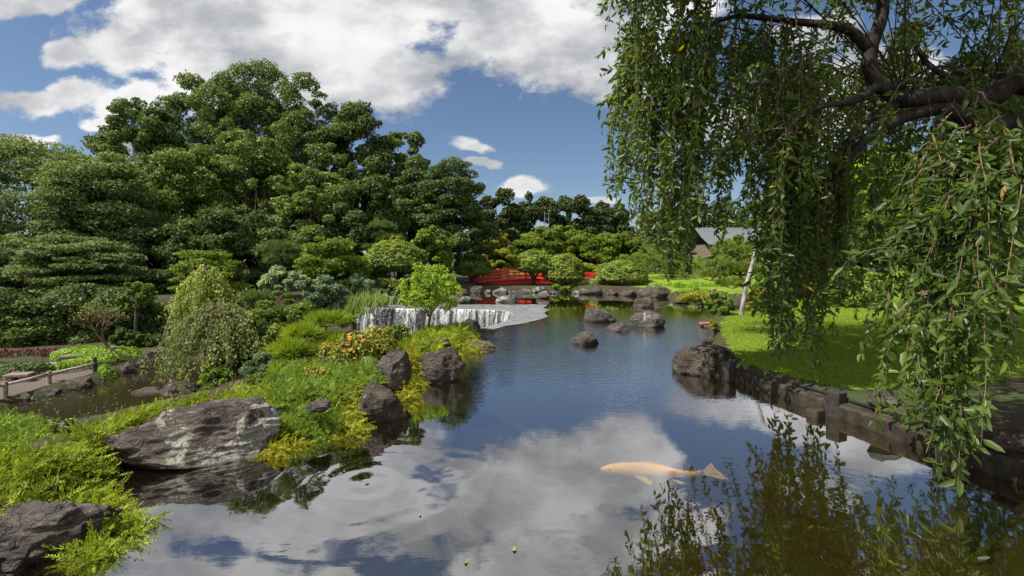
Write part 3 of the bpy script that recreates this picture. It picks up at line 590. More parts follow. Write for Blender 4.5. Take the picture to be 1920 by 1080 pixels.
tree('dark tree at the right foot of the wood behind the clipped dome', 690, 310, 490, 80, 24, M_dark, k=50, n=37700, seed=10, group=CG)
tree('dark fine leaved tree with sagging tiers at the right end of the wood', 845, 285, 505, 88, 26, M_dark, k=60, rc=.85, flat=.45, n=49300, leaf=0.128, seed=12, group=CG, lo=-.6)
tree('dark sloping tree between the rounded crowns and the fine leaved tree', 780, 285, 480, 75, 27, M_dark, k=46, rc=.8, flat=.55, n=34800, seed=13, group=CG)
tree('shaded tree low in the heart of the wood', 430, 380, 560, 110, 21, M_dark, k=50, n=40600, seed=14, group=CG, lo=-.7)
tree('shaded tree low at the left of the wood behind the weeping maples', 290, 400, 600, 95, 20, M_dark, k=50, n=37700, seed=15, group=CG, lo=-.7)
LG = 'spreading tiered trees at the far left'
tree('wide spreading tree with feathery tiers at the upper left edge', 60, 240, 520, 165, 21, M_layer, 'spreading_tree', k=90, rc=.95, flat=.42, n=66700, leaf=0.119, seed=16, group=LG, lo=-.5, aspect=.45)
tree('spreading tree with feathery tiers under the left shoulder of the wood', 190, 268, 500, 110, 20, M_layer, 'spreading_tree', k=70, rc=.85, flat=.42, n=52200, leaf=0.119, seed=17, group=LG, lo=-.5, aspect=.45)
tree('pale green maple with flat tiers standing over the flower bed', 150, 432, 560, 100, 15.5, M_layer2, 'spreading_maple', k=46, rc=.62, flat=.22, n=29000, leaf=0.102, seed=18, group=LG, lo=-.4, aspect=.5)
tree('shadowed spreading tree at the left edge below the feathery tree', 20, 430, 620, 115, 16, M_layer, 'spreading_tree', k=60, rc=.7, flat=.3, n=43500, leaf=0.111, seed=19, group=LG, lo=-.7)
tree('dark low tree at the left edge behind the long dark hedge', 50, 540, 670, 110, 14, M_dark, 'shade_tree', k=44, rc=.6, flat=.5, n=37700, leaf=0.102, seed=20, group=LG, lo=-.9)
tree('dark low tree behind the bare little tree', 190, 520, 662, 80, 14.5, M_dark, 'shade_tree', k=40, rc=.55, flat=.6, n=31900, leaf=0.102, seed=21, group=LG, lo=-.9)
tree('dark thicket tree behind the russet boulder', 300, 560, 660, 70, 15.5, M_dark, 'shade_tree', k=40, rc=.55, flat=.6, n=29000, leaf=0.102, seed=22, group=LG, lo=-.9)
tree('glossy bright green shrub lit against the dark wood left of the weeping maple', 258, 520, 580, 30, 13.6, M_bush, 'glossy_shrub', 'shrub', k=14, n=7250, leaf=0.085, seed=23, lo=-.8)
tree('olive gold maple in shade behind the top of the weeping maple', 388, 458, 560, 60, 16, M_maple, 'maple_tree', k=26, rc=.5, flat=.28, n=13050, leaf=0.093, seed=24, lo=-.5)
# far line of trees
FG = 'dark trees closing the view'
for i, (px, tp_, hw, Y, lab) in enumerate([
        (935, 345, 60, 50, 'dark far tree just right of the wood, under the small cloud'), (1005, 352, 62, 52, 'dark far tree behind the steel mast'), (1075, 357, 62, 54, 'rounded brownish far tree right of the steel mast'),
        (1140, 368, 60, 56, 'dark far tree by the left tips of the weeping cherry'), (1230, 385, 75, 58, 'dark far tree behind the left curtain of the weeping cherry'),
        (1330, 372, 80, 56, 'dark far tree above the grey tiled roof'), (1450, 345, 90, 50, 'far tree glimpsed through the middle of the cherry curtain'), (1580, 350, 90, 46, 'far tree left of the yellow green tree behind the cherry'),
        (1740, 330, 100, 42, 'far tree right of the yellow green tree behind the cherry'), (1900, 340, 110, 40, 'far tree at the right edge behind the cherry')]):
    tree(lab, px, tp_, 520, hw, Y, M_far if i < 6 else M_camph, 'background_tree', group=FG, k=44, n=15000, leaf=.34, seed=40+i, lo=-.7, flat=.85)
MG = 'bright maples beyond the bridge'
for i, (px, tp_, b, hw, Y, m_, lab) in enumerate([
        (1040, 408, 490, 62, 37, M_maple, 'tallest green maple behind the bridge with a peaked top'), (1115, 428, 492, 62, 36, M_maple, 'wide green maple behind the dome shrubs'), (1175, 432, 495, 52, 35, M_maple, 'rounded green maple at the right of the maple row'),
        (985, 446, 492, 40, 36, M_maple, 'yellowish green maple at the left of the maple row'), (938, 462, 512, 34, 33, M_yell, 'small golden maple beyond the left part of the bridge'), (930, 430, 475, 28, 38, M_yell, 'thin yellow crown above the golden maple'),
        (1085, 492, 522, 40, 31, M_moss, 'reddish gold low maple behind the third dome shrub')]):
    tree(lab, px, tp_, b, hw, Y, m_, 'maple_tree', group=MG, k=34, flat=.45, n=11000, leaf=.19, seed=60+i, lo=-.5)
tree('yellow green layered tree left of the clipped dome', 622, 432, 545, 62, 17.5, M_maple, 'layered_tree', k=40, rc=.42, flat=.4, n=15000, leaf=.105, seed=70, lo=-.6)
tree('fresh green broadleaf tree behind the clipped dome and the young tree', 805, 420, 515, 48, 21, M_bush, 'broadleaf_tree', k=34, n=11000, leaf=.15, seed=71, lo=-.6)
tree('small golden tree peeking over the clipped dome', 738, 438, 465, 26, 22, M_yell, 'golden_tree', k=12, flat=.4, n=2600, leaf=.12, seed=72)
# clipped domes on stems
def dome(label, px, top, bot, hw, Y, seed, stem_px=None, foot=None, m=None, n=15000, leaf=.085, name='dome_topiary', group='clipped dome shrubs', cat='topiary', squash=.9):
    rg = np.random.default_rng(seed); X = (px-960)*Y/F; zt, zl = ZC+(YH-top)*Y/F, ZC+(YH-bot)*Y/F; gz = tz(X, Y); Rx = hw*Y/F; H = zt-zl
    o = thing(name, label, cat, (X, Y, gz), group=group); d = rdirs(rg, n); lowr = rg.random(n) < .30
    d[:, 2] = np.where(lowr, -np.abs(d[:, 2])*.5, np.abs(d[:, 2])); d = nrm(d)
    e = np.sign(d[:, 2])*np.abs(d[:, 2])**.85; rad = .86+.16*rg.random(n); rad *= 1+.09*vnoise(d*3.8, seed)+.07*vnoise(d*10, seed+1)
    P = np.column_stack([X+d[:, 0]*Rx*rad, Y+d[:, 1]*Rx*squash*rad, zl+H*.20+np.where(e > 0, e*H*.80, e*H*.30)*rad])
    N = nrm(d*.5+rdirs(rg, n)*.5+np.array([0, 0, .6])); D = nrm(np.cross(N, rdirs(rg, n))); L = leaf*(.7+.6*rg.random(n)); leaves('crown', P, D, N, L, L*.6, m or M_topi, o)
    mb = MB()
    for k in range(5):
        a = rg.random()*6.28; b = Vector((X+.05*math.cos(a), Y+.05*math.sin(a), gz-.1)); e_ = Vector((X+Rx*.6*math.cos(a), Y+Rx*.5*math.sin(a), zl+H*.4)); mb.tube([b, Vector((X+.09*math.cos(a), Y+.09*math.sin(a), gz*.45+zl*.55)), e_], [.075, .06, .03], 6)
    mb.build('trunk', M_bark, o, smooth=True); return o
dome('clipped dome topiary standing over the left end of the red bridge', 886, 478, 514, 35, 26, 81)
dome('clipped dome topiary on a dark stem in front of the middle of the red bridge', 1001, 469, 508, 36, 25.7, 82)
dome('pointed dome topiary in front of the right end of the red bridge, reaching low', 1057, 476, 526, 39, 25.5, 83)
dome('broad low dome shrub at the right of the row, beside the far lawn', 1166, 488, 528, 47, 25, 84)
dome('big flat topped clipped dome on a branching trunk left of the young tree', 740, 452, 505, 53, 20, 85, n=20000)
# round and loose shrubs
def shrub(label, px, top, bot, hw, Y, m, seed, name='rounded_shrub', n=7000, leaf=.07, group=None, k=18, flat=.8, aspect=.55, dep=.9, rc=None, up=.35, cat='shrub', rnd=.6, zb=None):
    return tree(label, px, top, bot, hw, Y, m, name, cat, group, k=k, n=n, leaf=leaf, seed=seed, lo=-.7, flat=flat, aspect=aspect, dep=dep, trunk_r=.03, rc=rc, up=up, rnd=rnd, nl=10, zb=zb)
shrub('blue green rounded shrub with small leaves left of the grassy shrub', 676, 512, 550, 33, 17, M_blue, 91, leaf=.07)
shrub('little round green shrub between the blue green shrub and the young tree', 730, 519, 552, 23, 18, M_round, 92)
shrub('light blue green bushy tree above the bright pine', 600, 508, 598, 48, 11.5, M_blue, 93, n=12000, leaf=.075, k=30)
shrub('silver leaved willowy shrub behind the weeping tree', 528, 502, 545, 42, 13, M_silver, 94, n=7000, leaf=.11, aspect=.25, up=.9)
shrub('mid green conifer like shrub under the silver shrub', 525, 535, 640, 40, 10.5, M_pine3, 95, n=12000, leaf=.08, aspect=.3, flat=.45)
shrub('speckled orange and green azalea ball on the left bank', 672, 612, 712, 66, 7.2, M_azal, 96, 'azalea_shrub', n=14000, leaf=.055, k=26, rc=.22)
shrub('neat round green shrub with pale edged leaves behind the azalea ball', 748, 604, 648, 27, 8.6, M_round, 97, n=5000, leaf=.05)
shrub('blue green feathery shrub under the bright pine', 505, 655, 720, 52, 7.6, M_blue, 98, n=9000, leaf=.055, aspect=.35)
shrub('small moss green cushion shrub at the foot of the weeping tree', 405, 682, 722, 34, 8.8, M_hedge, 99, 'cushion_shrub', n=6000, leaf=.04, flat=.6)
shrub('green cushion shrub behind the trunk of the weeping tree', 466, 643, 690, 30, 9.6, M_bush, 100, 'cushion_shrub', n=6000, leaf=.045)
shrub('round dark shrub with fine leaves by the foot of the wood behind the bare tree', 238, 615, 658, 34, 13.2, M_hedge2, 101, n=7000, leaf=.06)
shrub('dark round shrub beside the prop pole', 288, 622, 660, 30, 13.4, M_hedge2, 102, n=7000, leaf=.06)
shrub('ferny low plants at the far shore beneath the pointed dome', 1056, 529, 548, 32, 25, M_bush, 103, 'fern_plant', n=3000, leaf=.12, cat='plant', flat=.5)
shrub('yellow flowering shrub glimpsed under the cherry beside the leaning pale trunk', 1428, 536, 585, 28, 13.5, M_yell, 104, n=5000, leaf=.07)
shrub('golden shrub behind the middle of the cherry curtain', 1548, 520, 560, 30, 15, M_yell, 105, n=5000, leaf=.07)
shrub('large dark green rounded shrub on the lawn behind the cherry curtain', 1602, 498, 570, 58, 13.5, M_topi, 106, n=10000, leaf=.08)
shrub('bushy green shrub at the back of the lawn right of the dark rounded shrub', 1760, 470, 545, 60, 17, M_bush, 107, n=9000, leaf=.1)
shrub('mid green shrub left of the leaning pale trunk at the water', 1352, 540, 590, 28, 12.6, M_bush, 108, n=5000, leaf=.07)
shrub('low green mound beyond the islet at the edge of the far lawn', 1290, 532, 552, 34, 22, M_hedge, 109, n=4000, leaf=.07)
shrub('ochre low plants growing on the islet stones', 1316, 546, 566, 44, 16.8, M_moss, 110, 'islet_plants', n=5000, leaf=.06, cat='plant', flat=.45)
shrub('tiny golden bush on the corner of the near lawn beside the red plank', 1340, 600, 622, 13, 9.6, M_moss, 111, n=1600, leaf=.045, k=8)
shrub('round green bush low on the bank left of the bright pine', 432, 640, 690, 26, 9.2, M_round, 112, n=4000, leaf=.05)
shrub('reddish leaved bush behind the far lawn near the house', 1255, 440, 500, 34, 30, M_azal, 113, n=4000, leaf=.12)
shrub('tree sized bright shrub left of the house roof', 1215, 455, 505, 36, 32, M_maple, 114, n=5000, leaf=.14)
shrub('rounded green shrub in front of the house wall', 1330, 485, 520, 50, 30, M_bush, 115, n=6000, leaf=.13)
shrub('tall loose green shrub standing before the gable of the tiled house', 1378, 432, 525, 60, 29, M_maple, 225, n=8000, leaf=.14)
shrub('green shrub mass at the back of the lawn left of the dark rounded shrub', 1470, 470, 555, 55, 18, M_bush, 116, n=9000, leaf=.1)
shrub('dark green shrub by the forest edge below the yellow green layered tree', 650, 505, 560, 40, 18.5, M_hedge2, 117, n=7000, leaf=.09)
shrub('small dark bush under the big flat topped dome', 790, 515, 552, 26, 21, M_hedge2, 118, n=4000, leaf=.09)
shrub('low green bush in front of the big flat topped dome', 690, 484, 520, 40, 20, M_maple, 119, n=5000, leaf=.09)
shrub('russet and green low shrub among the junipers right of the lichened boulder', 592, 682, 745, 38, 5.6, M_azal, 221, n=3600, leaf=.035, flat=.6)
shrub('small feathery light green conifer before the azalea ball', 688, 664, 716, 32, 6.5, M_pine3, 222, 'dwarf_conifer', n=4000, leaf=.06, aspect=.2, flat=.6, up=.8)
shrub('dark green cushion between the junipers behind the lichened boulder', 470, 700, 742, 30, 5.7, M_round, 223, 'cushion_shrub', n=3000, leaf=.03, flat=.6)
shrub('dark green cushion at the top of the front left juniper mound', 112, 782, 842, 36, 4.0, M_round, 224, 'cushion_shrub', n=3200, leaf=.028, flat=.6)
shrub('pale green dwarf conifer in the middle of the juniper bank', 548, 668, 730, 32, 6.3, M_pine3, 226, 'dwarf_conifer', n=4000, leaf=.055, aspect=.2, flat=.7, up=.8)
shrub('dark leafy shrub between the weeping tree and the bright pine', 492, 575, 668, 40, 9.4, M_topi, 227, n=7000, leaf=.055)
shrub('mid green bushy shrub behind the bright pine', 560, 565, 632, 42, 10.2, M_bush, 228, n=8000, leaf=.06)
shrub('low blue green juniper bush at the near foot of the bright pine', 634, 660, 708, 34, 6.9, M_blue, 229, n=4500, leaf=.045, aspect=.3)
# hedges: long clipped bodies
def hedge(label, pts, wd, ht, m, seed, leaf=.05, dens=900, name='clipped_hedge', cat='hedge', group=None, z=None):
    rg = np.random.default_rng(seed); pts = np.array(pts, float); seg = np.linalg.norm(np.diff(pts, axis=0), axis=1); L = seg.sum(); n = int(dens*L*(wd+2*ht))
    s = rg.random(n)*L; cs = np.concatenate([[0], np.cumsum(seg)]); i = np.clip(np.searchsorted(cs, s)-1, 0, len(seg)-1); f = ((s-cs[i])/seg[i])[:, None]
    c = pts[i]*(1-f)+pts[i+1]*f; dr = (pts[i+1]-pts[i])/seg[i][:, None]; sd = np.column_stack([-dr[:, 1], dr[:, 0]])
    a = rg.random(n)*math.pi; ca, sa = np.cos(a), np.sin(a); e = np.minimum(1, np.minimum(s, L-s)/(wd*.5))**.5
    q = np.sign(ca)*np.abs(ca)**.6*wd/2*e; hh = np.abs(sa)**.5*ht*(.5+.5*e); jit_ = 1+.10*vnoise(np.column_stack([s*3, a*2, 0*s]), seed)
    P2 = c+sd*(q*jit_)[:, None]; zb = terrain(c) if z is None else np.full(n, z); P = np.column_stack([P2, zb+hh*jit_-rg.random(n)*.05])
    N = nrm(np.column_stack([sd*ca[:, None], sa])+rdirs(rg, n)*.55); D = nrm(np.cross(N, rdirs(rg, n))); Ls = leaf*(.7+.6*rg.random(n))
    return tag(rooted(leaves(name, P, D, N, Ls, Ls*.6, m), (float(pts[0][0]), float(pts[0][1]), float(zb[0]))), label, cat, group)
zl = -.68
hedge('long low dark hedge along the path at the left edge', [G(-60, 700, zl), G(40, 700, zl), G(100, 694, zl)], .55, .30, M_hedge2, 121, .055)
hedge('sunlit long clipped azalea hedge before the bare little tree', [G(98, 672, zl), G(160, 670, zl), G(265, 668, zl)], .75, .28, M_hedge, 122)
hedge('bright clipped azalea hedge winding behind the rail fence', [G(105, 694, zl), G(160, 682, zl), G(215, 676, zl)], .6, .22, M_hedge, 123)
hedge('rounded sunlit hedge mound beside the end post of the rail fence', [G(185, 692, zl), G(222, 690, zl)], .55, .2, M_hedge, 124)
hedge('left of two low golden hedges under the red bridge', [(G(905, 545)[0], 25.7), (G(948, 545)[0], 25.7)], .5, .22, M_hedge, 125, .07, 500, z=.0)
hedge('right of two low golden hedges under the red bridge', [(G(955, 545)[0], 25.6), (G(1002, 545)[0], 25.6)], .5, .24, M_hedge, 126, .07, 500, z=.0)
hedge('low dark evergreen cover behind the shore stones under the broad low dome', [(G(1068, 545)[0], 25.5), (G(1150, 545)[0], 25.4), (G(1215, 545)[0], 24.9)], .9, .25, M_topi, 129, .1, 420, name='evergreen_cover', cat='shrub')
hedge('low dark evergreen cover on the far bank left of the bridge behind the young tree', [(G(735, 545)[0]*.85, 21.5), (G(860, 545)[0], 24.5)], 1.2, .35, M_topi, 130, .1, 380, name='evergreen_cover', cat='shrub')
hedge('ragged bright green cover along the edge of the far lawn', [(6.9, 24.2), (8.6, 23.6), (10.2, 22.6)], .8, .2, M_hedge, 149, .08, 420, name='low_cover', cat='shrub')
hedge('bright green shrubbery seen through the railings behind the red bridge', [(-2.6, 31.0), (1.5, 31.4), (5.5, 31.0)], 1.6, .75, M_bush, 148, .14, 260, name='shrubbery', cat='shrub')
hedge('clipped green hedge crossing behind the far lawn under the house', [(8.6, 31), (15, 30)], .8, .55, M_hedge2, 127, .1, 300)
hedge('clipped bright hedge at the back of the near lawn behind the cherry', [(11.5, 19.5), (16, 18), (20, 16)], .9, .6, M_hedge, 128, .09, 300)
# soft mounds and juniper sprays at the left front
def sprays(rg, base, D0, L, nleaf, spread=.55):
    """feathery sprays: leaflets set along arching stems"""
    n = len(base); tt = np.linspace(.12, 1, nleaf); Pl, Dl, Nl, Ll = [], [], [], []
    D0 = nrm(D0); side = nrm(np.cross(D0, rdirs(rg, n))); upv = nrm(np.cross(side, D0)); dn = np.array([0, 0, -1.0])
    for k, u in enumerate(tt):
        p = base+D0*(L*u)[:, None]+dn*(L*u*u*.25)[:, None]
        for sg in (-1, 1):
            d = nrm(D0*.75+side*sg*spread*(1.15-u*.6)+rdirs(rg, n)*.22); Pl.append(p+d*(L*.10)[:, None]); Dl.append(d); Nl.append(nrm(upv+rdirs(rg, n)*.5)); Ll.append(L*(.24-.11*u))
    return np.concatenate(Pl), np.concatenate(Dl), np.concatenate(Nl), np.concatenate(Ll)
def juniper(label, poly, m, seed, dens=260, L=.16, hgt=.16, up=.7, out=None, name='spreading_juniper', cat='shrub', nleaf=6, aspect=.35, drape=0, group=None, zoff=0, ter=None):
    rg = np.random.default_rng(seed); poly = [tuple(p) for p in poly]; a = np.array(poly); lo, hi = a.min(0), a.max(0)
    n = int(5.0*dens*np.prod(hi-lo)); Q = lo+rg.random((n, 2))*(hi-lo); dd = -sdist(Q, poly); Q = Q[dd > 0]; dd = dd[dd > 0]; n = len(Q)
    mound = np.clip(dd/.25, 0, 1)**.6; zg = terrain(Q) if ter is None else np.full(n, ter); zg = np.maximum(zg, -.02 if ter is None and a[:, 0].mean() > -4.5 else -9)
    z = zg+zoff+hgt*mound*(.65+.6*(.5+.5*vnoise(np.column_stack([Q*3.2, 0*dd]), seed)))*rg.random(n)**.35
    per = 16; nt = max(8, n//per); C0 = rg.integers(0, n, nt); tq = rg.integers(0, nt, n); ci = C0[tq]; ang = rg.random(n)*6.28; lift = rg.random(n)
    hts = hgt*(.3+1.25*rg.random(nt))*(.6+.8*(.5+.5*vnoise(np.column_stack([Q[C0]*2.2, 0*C0]), seed)))
    bx = Q[ci]+rg.normal(0, L*.28, (n, 2)); base = np.column_stack([bx, zg[ci]+zoff+hts[tq]*mound[ci]*(.3+.7*lift)])
    D0 = np.column_stack([np.cos(ang)*(1.1-.7*lift), np.sin(ang)*(1.1-.7*lift), up*(.25+.9*lift)])+rg.normal(0, .18, (n, 3))+(np.array([*out, 0]) if out else 0)
    Ls = L*(.55+.9*rg.random(n)); P, D, N, LL = sprays(rg, base, D0, Ls, nleaf+1)
    return tag(rooted(leaves(name, P, D, N, LL, LL*aspect, m), (float(Q[:, 0].mean()), float(Q[:, 1].mean()), float(zg.min()))), label, cat, group)
def gp(z, *pts): return [G(px, py, z) for px, py in pts]
juniper('big mound of yellow green juniper spilling over the front left boulder', gp(.25, (-80, 950), (60, 945), (150, 960), (205, 965), (280, 905), (205, 880), (180, 855), (130, 840), (60, 860), (-80, 880)), M_jun, 131, 900, .11, .10, nleaf=7, out=(.25, -.2))
juniper('bright juniper bank between the brown slab and the lichened boulder', gp(.22, (130, 850), (190, 850), (240, 800), (262, 772), (200, 795), (130, 820)), M_jun, 132, 800, .11, .09, nleaf=7)
juniper('narrow juniper strip running behind the lichened boulder', gp(.25, (240, 785), (340, 757), (420, 752), (510, 750), (520, 712), (430, 733), (335, 747), (230, 774)), M_jun, 133, 700, .11, .12, nleaf=6)
juniper('green juniper mass on the bank right of the lichened boulder', gp(.2, (505, 790), (570, 785), (640, 775), (668, 735), (640, 690), (560, 690), (505, 700)), M_jun2, 134, 600, .12, .12, nleaf=6)
juniper('golden and russet ground cover trailing to the water beside the lichened boulder', gp(.1, (488, 840), (530, 838), (570, 815), (575, 790), (520, 780), (490, 800)), M_moss, 135, 1300, .07, .13, up=.3, out=(.3, -.5), nleaf=5, aspect=.7)
juniper('gold ground cover hanging between the dark block and the azalea', gp(.2, (620, 785), (672, 785), (692, 745), (690, 705), (645, 715), (622, 750)), M_moss, 136, 1000, .08, .14, up=.4, out=(.3, -.4), nleaf=5, aspect=.7)
juniper('gold creeping shrub falling between the pointed rock and the rounded brown boulder', gp(.15, (745, 745), (785, 730), (800, 685), (770, 660), (748, 700)), M_moss, 137, 800, .09, .22, up=.3, out=(.2, -.5), nleaf=5, aspect=.7)
juniper('lime green juniper covering the point before the young tree', gp(.15, (765, 672), (850, 655), (888, 640), (880, 618), (800, 620), (755, 645)), M_jun, 138, 420, .14, .11, nleaf=6, out=(.25, -.15))
juniper('mat of gold juniper sprays overhanging the flat dark rock near the weir', gp(.15, (830, 655), (900, 645), (915, 637), (880, 628), (840, 635)), M_moss, 139, 380, .14, .11, nleaf=6, up=.3, out=(.6, 0))
juniper('green juniper carpet under the azalea ball', gp(.2, (600, 730), (700, 735), (725, 705), (720, 690), (620, 700)), M_jun2, 140, 420, .13, .12, nleaf=6)
juniper('smooth light green mound of clipped cover at the left edge by the lower pool', gp(-.4, (-80, 795), (60, 797), (135, 795), (148, 775), (90, 757), (0, 750), (-80, 750)), M_jun2, 141, 560, .09, .16, nleaf=5, name='cover_mound', aspect=.5)
juniper('light green mound of clipped cover in the foreground below the brown slab', gp(0, (-80, 880), (60, 870), (95, 845), (80, 815), (0, 812), (-80, 820)), M_jun2, 142, 800, .09, .18, nleaf=5, name='cover_mound', aspect=.5)
juniper('small yellow moss cushion between the two light green mounds', gp(-.25, (42, 815), (75, 822), (112, 808), (104, 790), (60, 790)), M_moss, 143, 1200, .05, .12, nleaf=4, name='moss_cushion', cat='plant', aspect=.6)
# flower bed
rg = np.random.default_rng(150); n = 420; u = rg.random(n); P = np.column_stack([-13.2+2.6*u, 11.85+rg.normal(0, .12, n)-.25*np.abs(u-.5), 0*u]); P[:, 2] = terrain(P[:, :2])+.06+.10*rg.random(n)
o = thing('flower_bed', 'magenta flowers blooming between the dark hedge and the azalea hedge', 'flowers', (-10.6, 12.1, -.5)); N = rdirs(rg, n)+np.array([0, -.3, .8]); leaves('blossoms', P, rdirs(rg, n), N, .06, .05, M_flower, o)
Q = P[::2]-np.array([0, 0, .1]); leaves('foliage', Q, rdirs(rg, len(Q))+np.array([0, 0, .8]), rdirs(rg, len(Q)), .12, .04, M_hedge2, o)
# arching grass clumps
def grass_clump(label, px, base, Y, L, n, m, seed, spread=.25, name='grass_clump', width=.02):
    rg = np.random.default_rng(seed); X = (px-960)*Y/F; z = ZC+(YH-base)*Y/F; V = []; Fc = []; K = 5
    for i in range(n):
        a = rg.random()*6.28; l = L*(.6+.5*rg.random()); d = np.array([math.cos(a), math.sin(a)])*(.35+.65*rg.random()); b = np.array([X, Y])+rg.normal(0, spread*.35, 2); sd = np.array([-d[1], d[0]])/np.linalg.norm(d)
        for k in range(K):
            u = k/(K-1); w_ = width*(1-u*.9)*.5; p = b+d*l*.75*u; zz = z+l*(u*1.0-.62*u*u*np.linalg.norm(d)*1.2); V += [(*(p-sd*w_), zz), (*(p+sd*w_), zz)]
        q = i*K*2; Fc += [(q+2*k, q+2*k+1, q+2*k+3, q+2*k+2) for k in range(K-1)]
    return tag(rooted(link(name, np_mesh(name, np.array(V), np.array(Fc)), m), (X, Y, z)), label, 'grass clump')
grass_clump('arching grassy shrub on the bank left of the waterfall', 690, 572, 15.8, .75, 500, M_grassc, 161, 1.1, width=.035)
grass_clump('second arching grass tuft drooping beside the left end of the waterfall', 652, 590, 15.2, .8, 400, M_grassc, 162, .8, width=.035)
grass_clump('tuft of long pale blades above the gold cover by the lichened boulder', 556, 790, 4.55, .34, 26, M_grassc, 163, .08, width=.012)
grass_clump('bright green grass clump on the far shore right of the pointed dome', 1130, 545, 25.3, .9, 320, M_jun2, 164, 1.0, width=.05)
grass_clump('yellow green grass tuft on the islet stones', 1300, 566, 16.9, .45, 160, M_jun, 165, .5, width=.025)
grass_clump('single thin reed tuft standing by the lower pool above the juniper', 228, 778, 5.3, .16, 8, M_grassc, 166, .03, width=.01)
grass_clump('grass tuft at the corner of the lawn behind the rugged boulder', 1385, 690, 6.9, .28, 160, M_jun2, 167, .4, width=.012)
grass_clump('long grass on the far shore before the broad low dome', 1195, 540, 25.2, .6, 220, M_jun2, 168, 1.2, width=.05)
# pines with needle pads
def pine(label, pads, Y0, foot, m, seed, bark=None, n=2600, nl=.11, nw=.008, name='pad_pine', flat=.42, cat='pine', tr=.05, lean=None):
    """pads: (px, py, half width px, Y)"""
    rg = np.random.default_rng(seed); fx, fy, fz = foot; o = thing(name, label, cat, foot); P, D, N, L = [], [], [], []; mb = MB(); cs = []
    for px, py, hw, Y in pads:
        c = A(px, py, Y); r = hw*Y/F; k = n; nt = max(24, n//36); tf = rdirs(rg, nt); tf[:, 2] = np.where(tf[:, 2] < -.15, -tf[:, 2], tf[:, 2]); tr_ = (.35+.65*rg.random(nt)**.5)*(1+.3*vnoise(tf*2.5, int(px))); q = rg.integers(0, nt, k); rad = tr_[q][:, None]; d = tf[q]
        p = np.array(c)+d*np.array([r, r*.9, r*flat])*rad+rg.normal(0, nl*.10, (k, 3)); P.append(p); D.append(nrm(d*np.array([.8, .8, .4])+rdirs(rg, k)*.75+np.array([0, 0, .55]))); N.append(rdirs(rg, k)); L.append(nl*(.7+.6*rg.random(k))); cs.append((c, r))
    P, D, N, L = map(np.concatenate, (P, D, N, L)); leaves('needles', P, D, N, L, nw, m, o, kind='blade')
    tops = max(cs, key=lambda q: q[0].z)[0]; b = Vector(foot)-Vector((0, 0, .1)); mid = b.lerp(tops, .5)+Vector((rg.normal(0, .12), 0, 0)); mb.tube([b, b.lerp(mid, .5)+Vector((.05, 0, 0)), mid, tops-Vector((0, 0, .05))], [tr*1.3, tr, tr*.8, tr*.4], 7)
    for c, r in cs:
        s = b.lerp(mid, .6) if c.z < mid.z else mid; e = c-Vector((0, 0, r*flat*.5)); mb.tube([s, s.lerp(e, .5)+Vector((0, 0, .06)), e], [tr*.6, tr*.45, tr*.2], 6)
        for q in range(5):
            a = rg.random()*6.28; mb.tube([e, e+Vector((math.cos(a)*r*.7, math.sin(a)*r*.6, r*flat*.3))], [tr*.2, tr*.06], 4)
    mb.build('trunk', bark or M_bark, o, smooth=True); return o
pine('bright lime pine with four needle pads on the left bank beside the azalea', [(612, 606, 36, 8.4), (566, 630, 26, 7.9), (545, 662, 30, 7.5), (622, 645, 20, 8.2), (596, 664, 22, 7.8), (538, 700, 22, 7.3), (588, 698, 22, 7.5)], 8, (-3.1, 7.9, -.3), M_pine, 171, n=1700, nl=.17, nw=.015, flat=.36)
pine('dark cloud pruned pine with a flat cap left of the yellow green tree', [(532, 470, 40, 18), (520, 490, 30, 18), (548, 492, 26, 18.2)], 18, (-8.5, 18.2, .1), M_pine2, 172, n=3600, nl=.16, nw=.016)
pine('cloud pruned pine with stacked pads behind the flat topped dome', [(718, 428, 24, 22.5), (700, 445, 22, 22.5), (732, 452, 24, 22.3), (700, 468, 20, 22.3)], 22, (-6.1, 22.6, .3), M_pine2, 173, n=2600, nl=.18, nw=.018)
pine('spreading pine with light pads at the back of the far lawn', [(1215, 488, 36, 28), (1250, 478, 34, 28.5), (1240, 500, 40, 27.5), (1285, 498, 36, 28), (1270, 512, 30, 27)], 28, (9.0, 28, .6), M_pine3, 174, n=2600, nl=.2, nw=.02)
pine('low pine with pads beside the pale leaning trunk over the water', [(1385, 470, 36, 14), (1350, 500, 34, 14), (1400, 510, 34, 13.6), (1330, 520, 26, 14), (1375, 535, 28, 13.6)], 14, (6.9, 14.2, .5), M_pine3, 175, n=3000, nl=.13, nw=.010)
pine('layered pine behind the lawn seen through the right cherry curtain', [(1700, 395, 60, 20), (1660, 420, 50, 20), (1735, 430, 55, 20.5), (1690, 455, 60, 20), (1640, 470, 40, 20)], 20, (16.2, 20.2, .8), M_pine3, 176, n=3600, nl=.18, nw=.018)
pine('dark pine low among the shrubs above the bright lime pine', [(480, 560, 30, 10.5), (510, 590, 32, 10.2), (470, 620, 30, 9.8), (500, 650, 28, 9.6)], 10, (-5.0, 10.2, -.3), M_pine2, 177, n=2800, nl=.10, nw=.008)
tree('glowing yellow green tree behind the middle of the weeping cherry', 1652, 262, 430, 92, 24, M_bright, 'broadleaf_tree', k=50, n=22000, leaf=.17, seed=180, lo=-.5)
tree('mid green tree on the lawn behind the cherry, left of the glowing tree', 1500, 340, 480, 80, 23, M_maple, 'broadleaf_tree', k=44, n=16000, leaf=.16, seed=181, lo=-.5)
tree('mid green tree right of the glowing tree near the right edge', 1830, 330, 480, 90, 22, M_bush, 'broadleaf_tree', k=44, n=16000, leaf=.16, seed=182, lo=-.5)
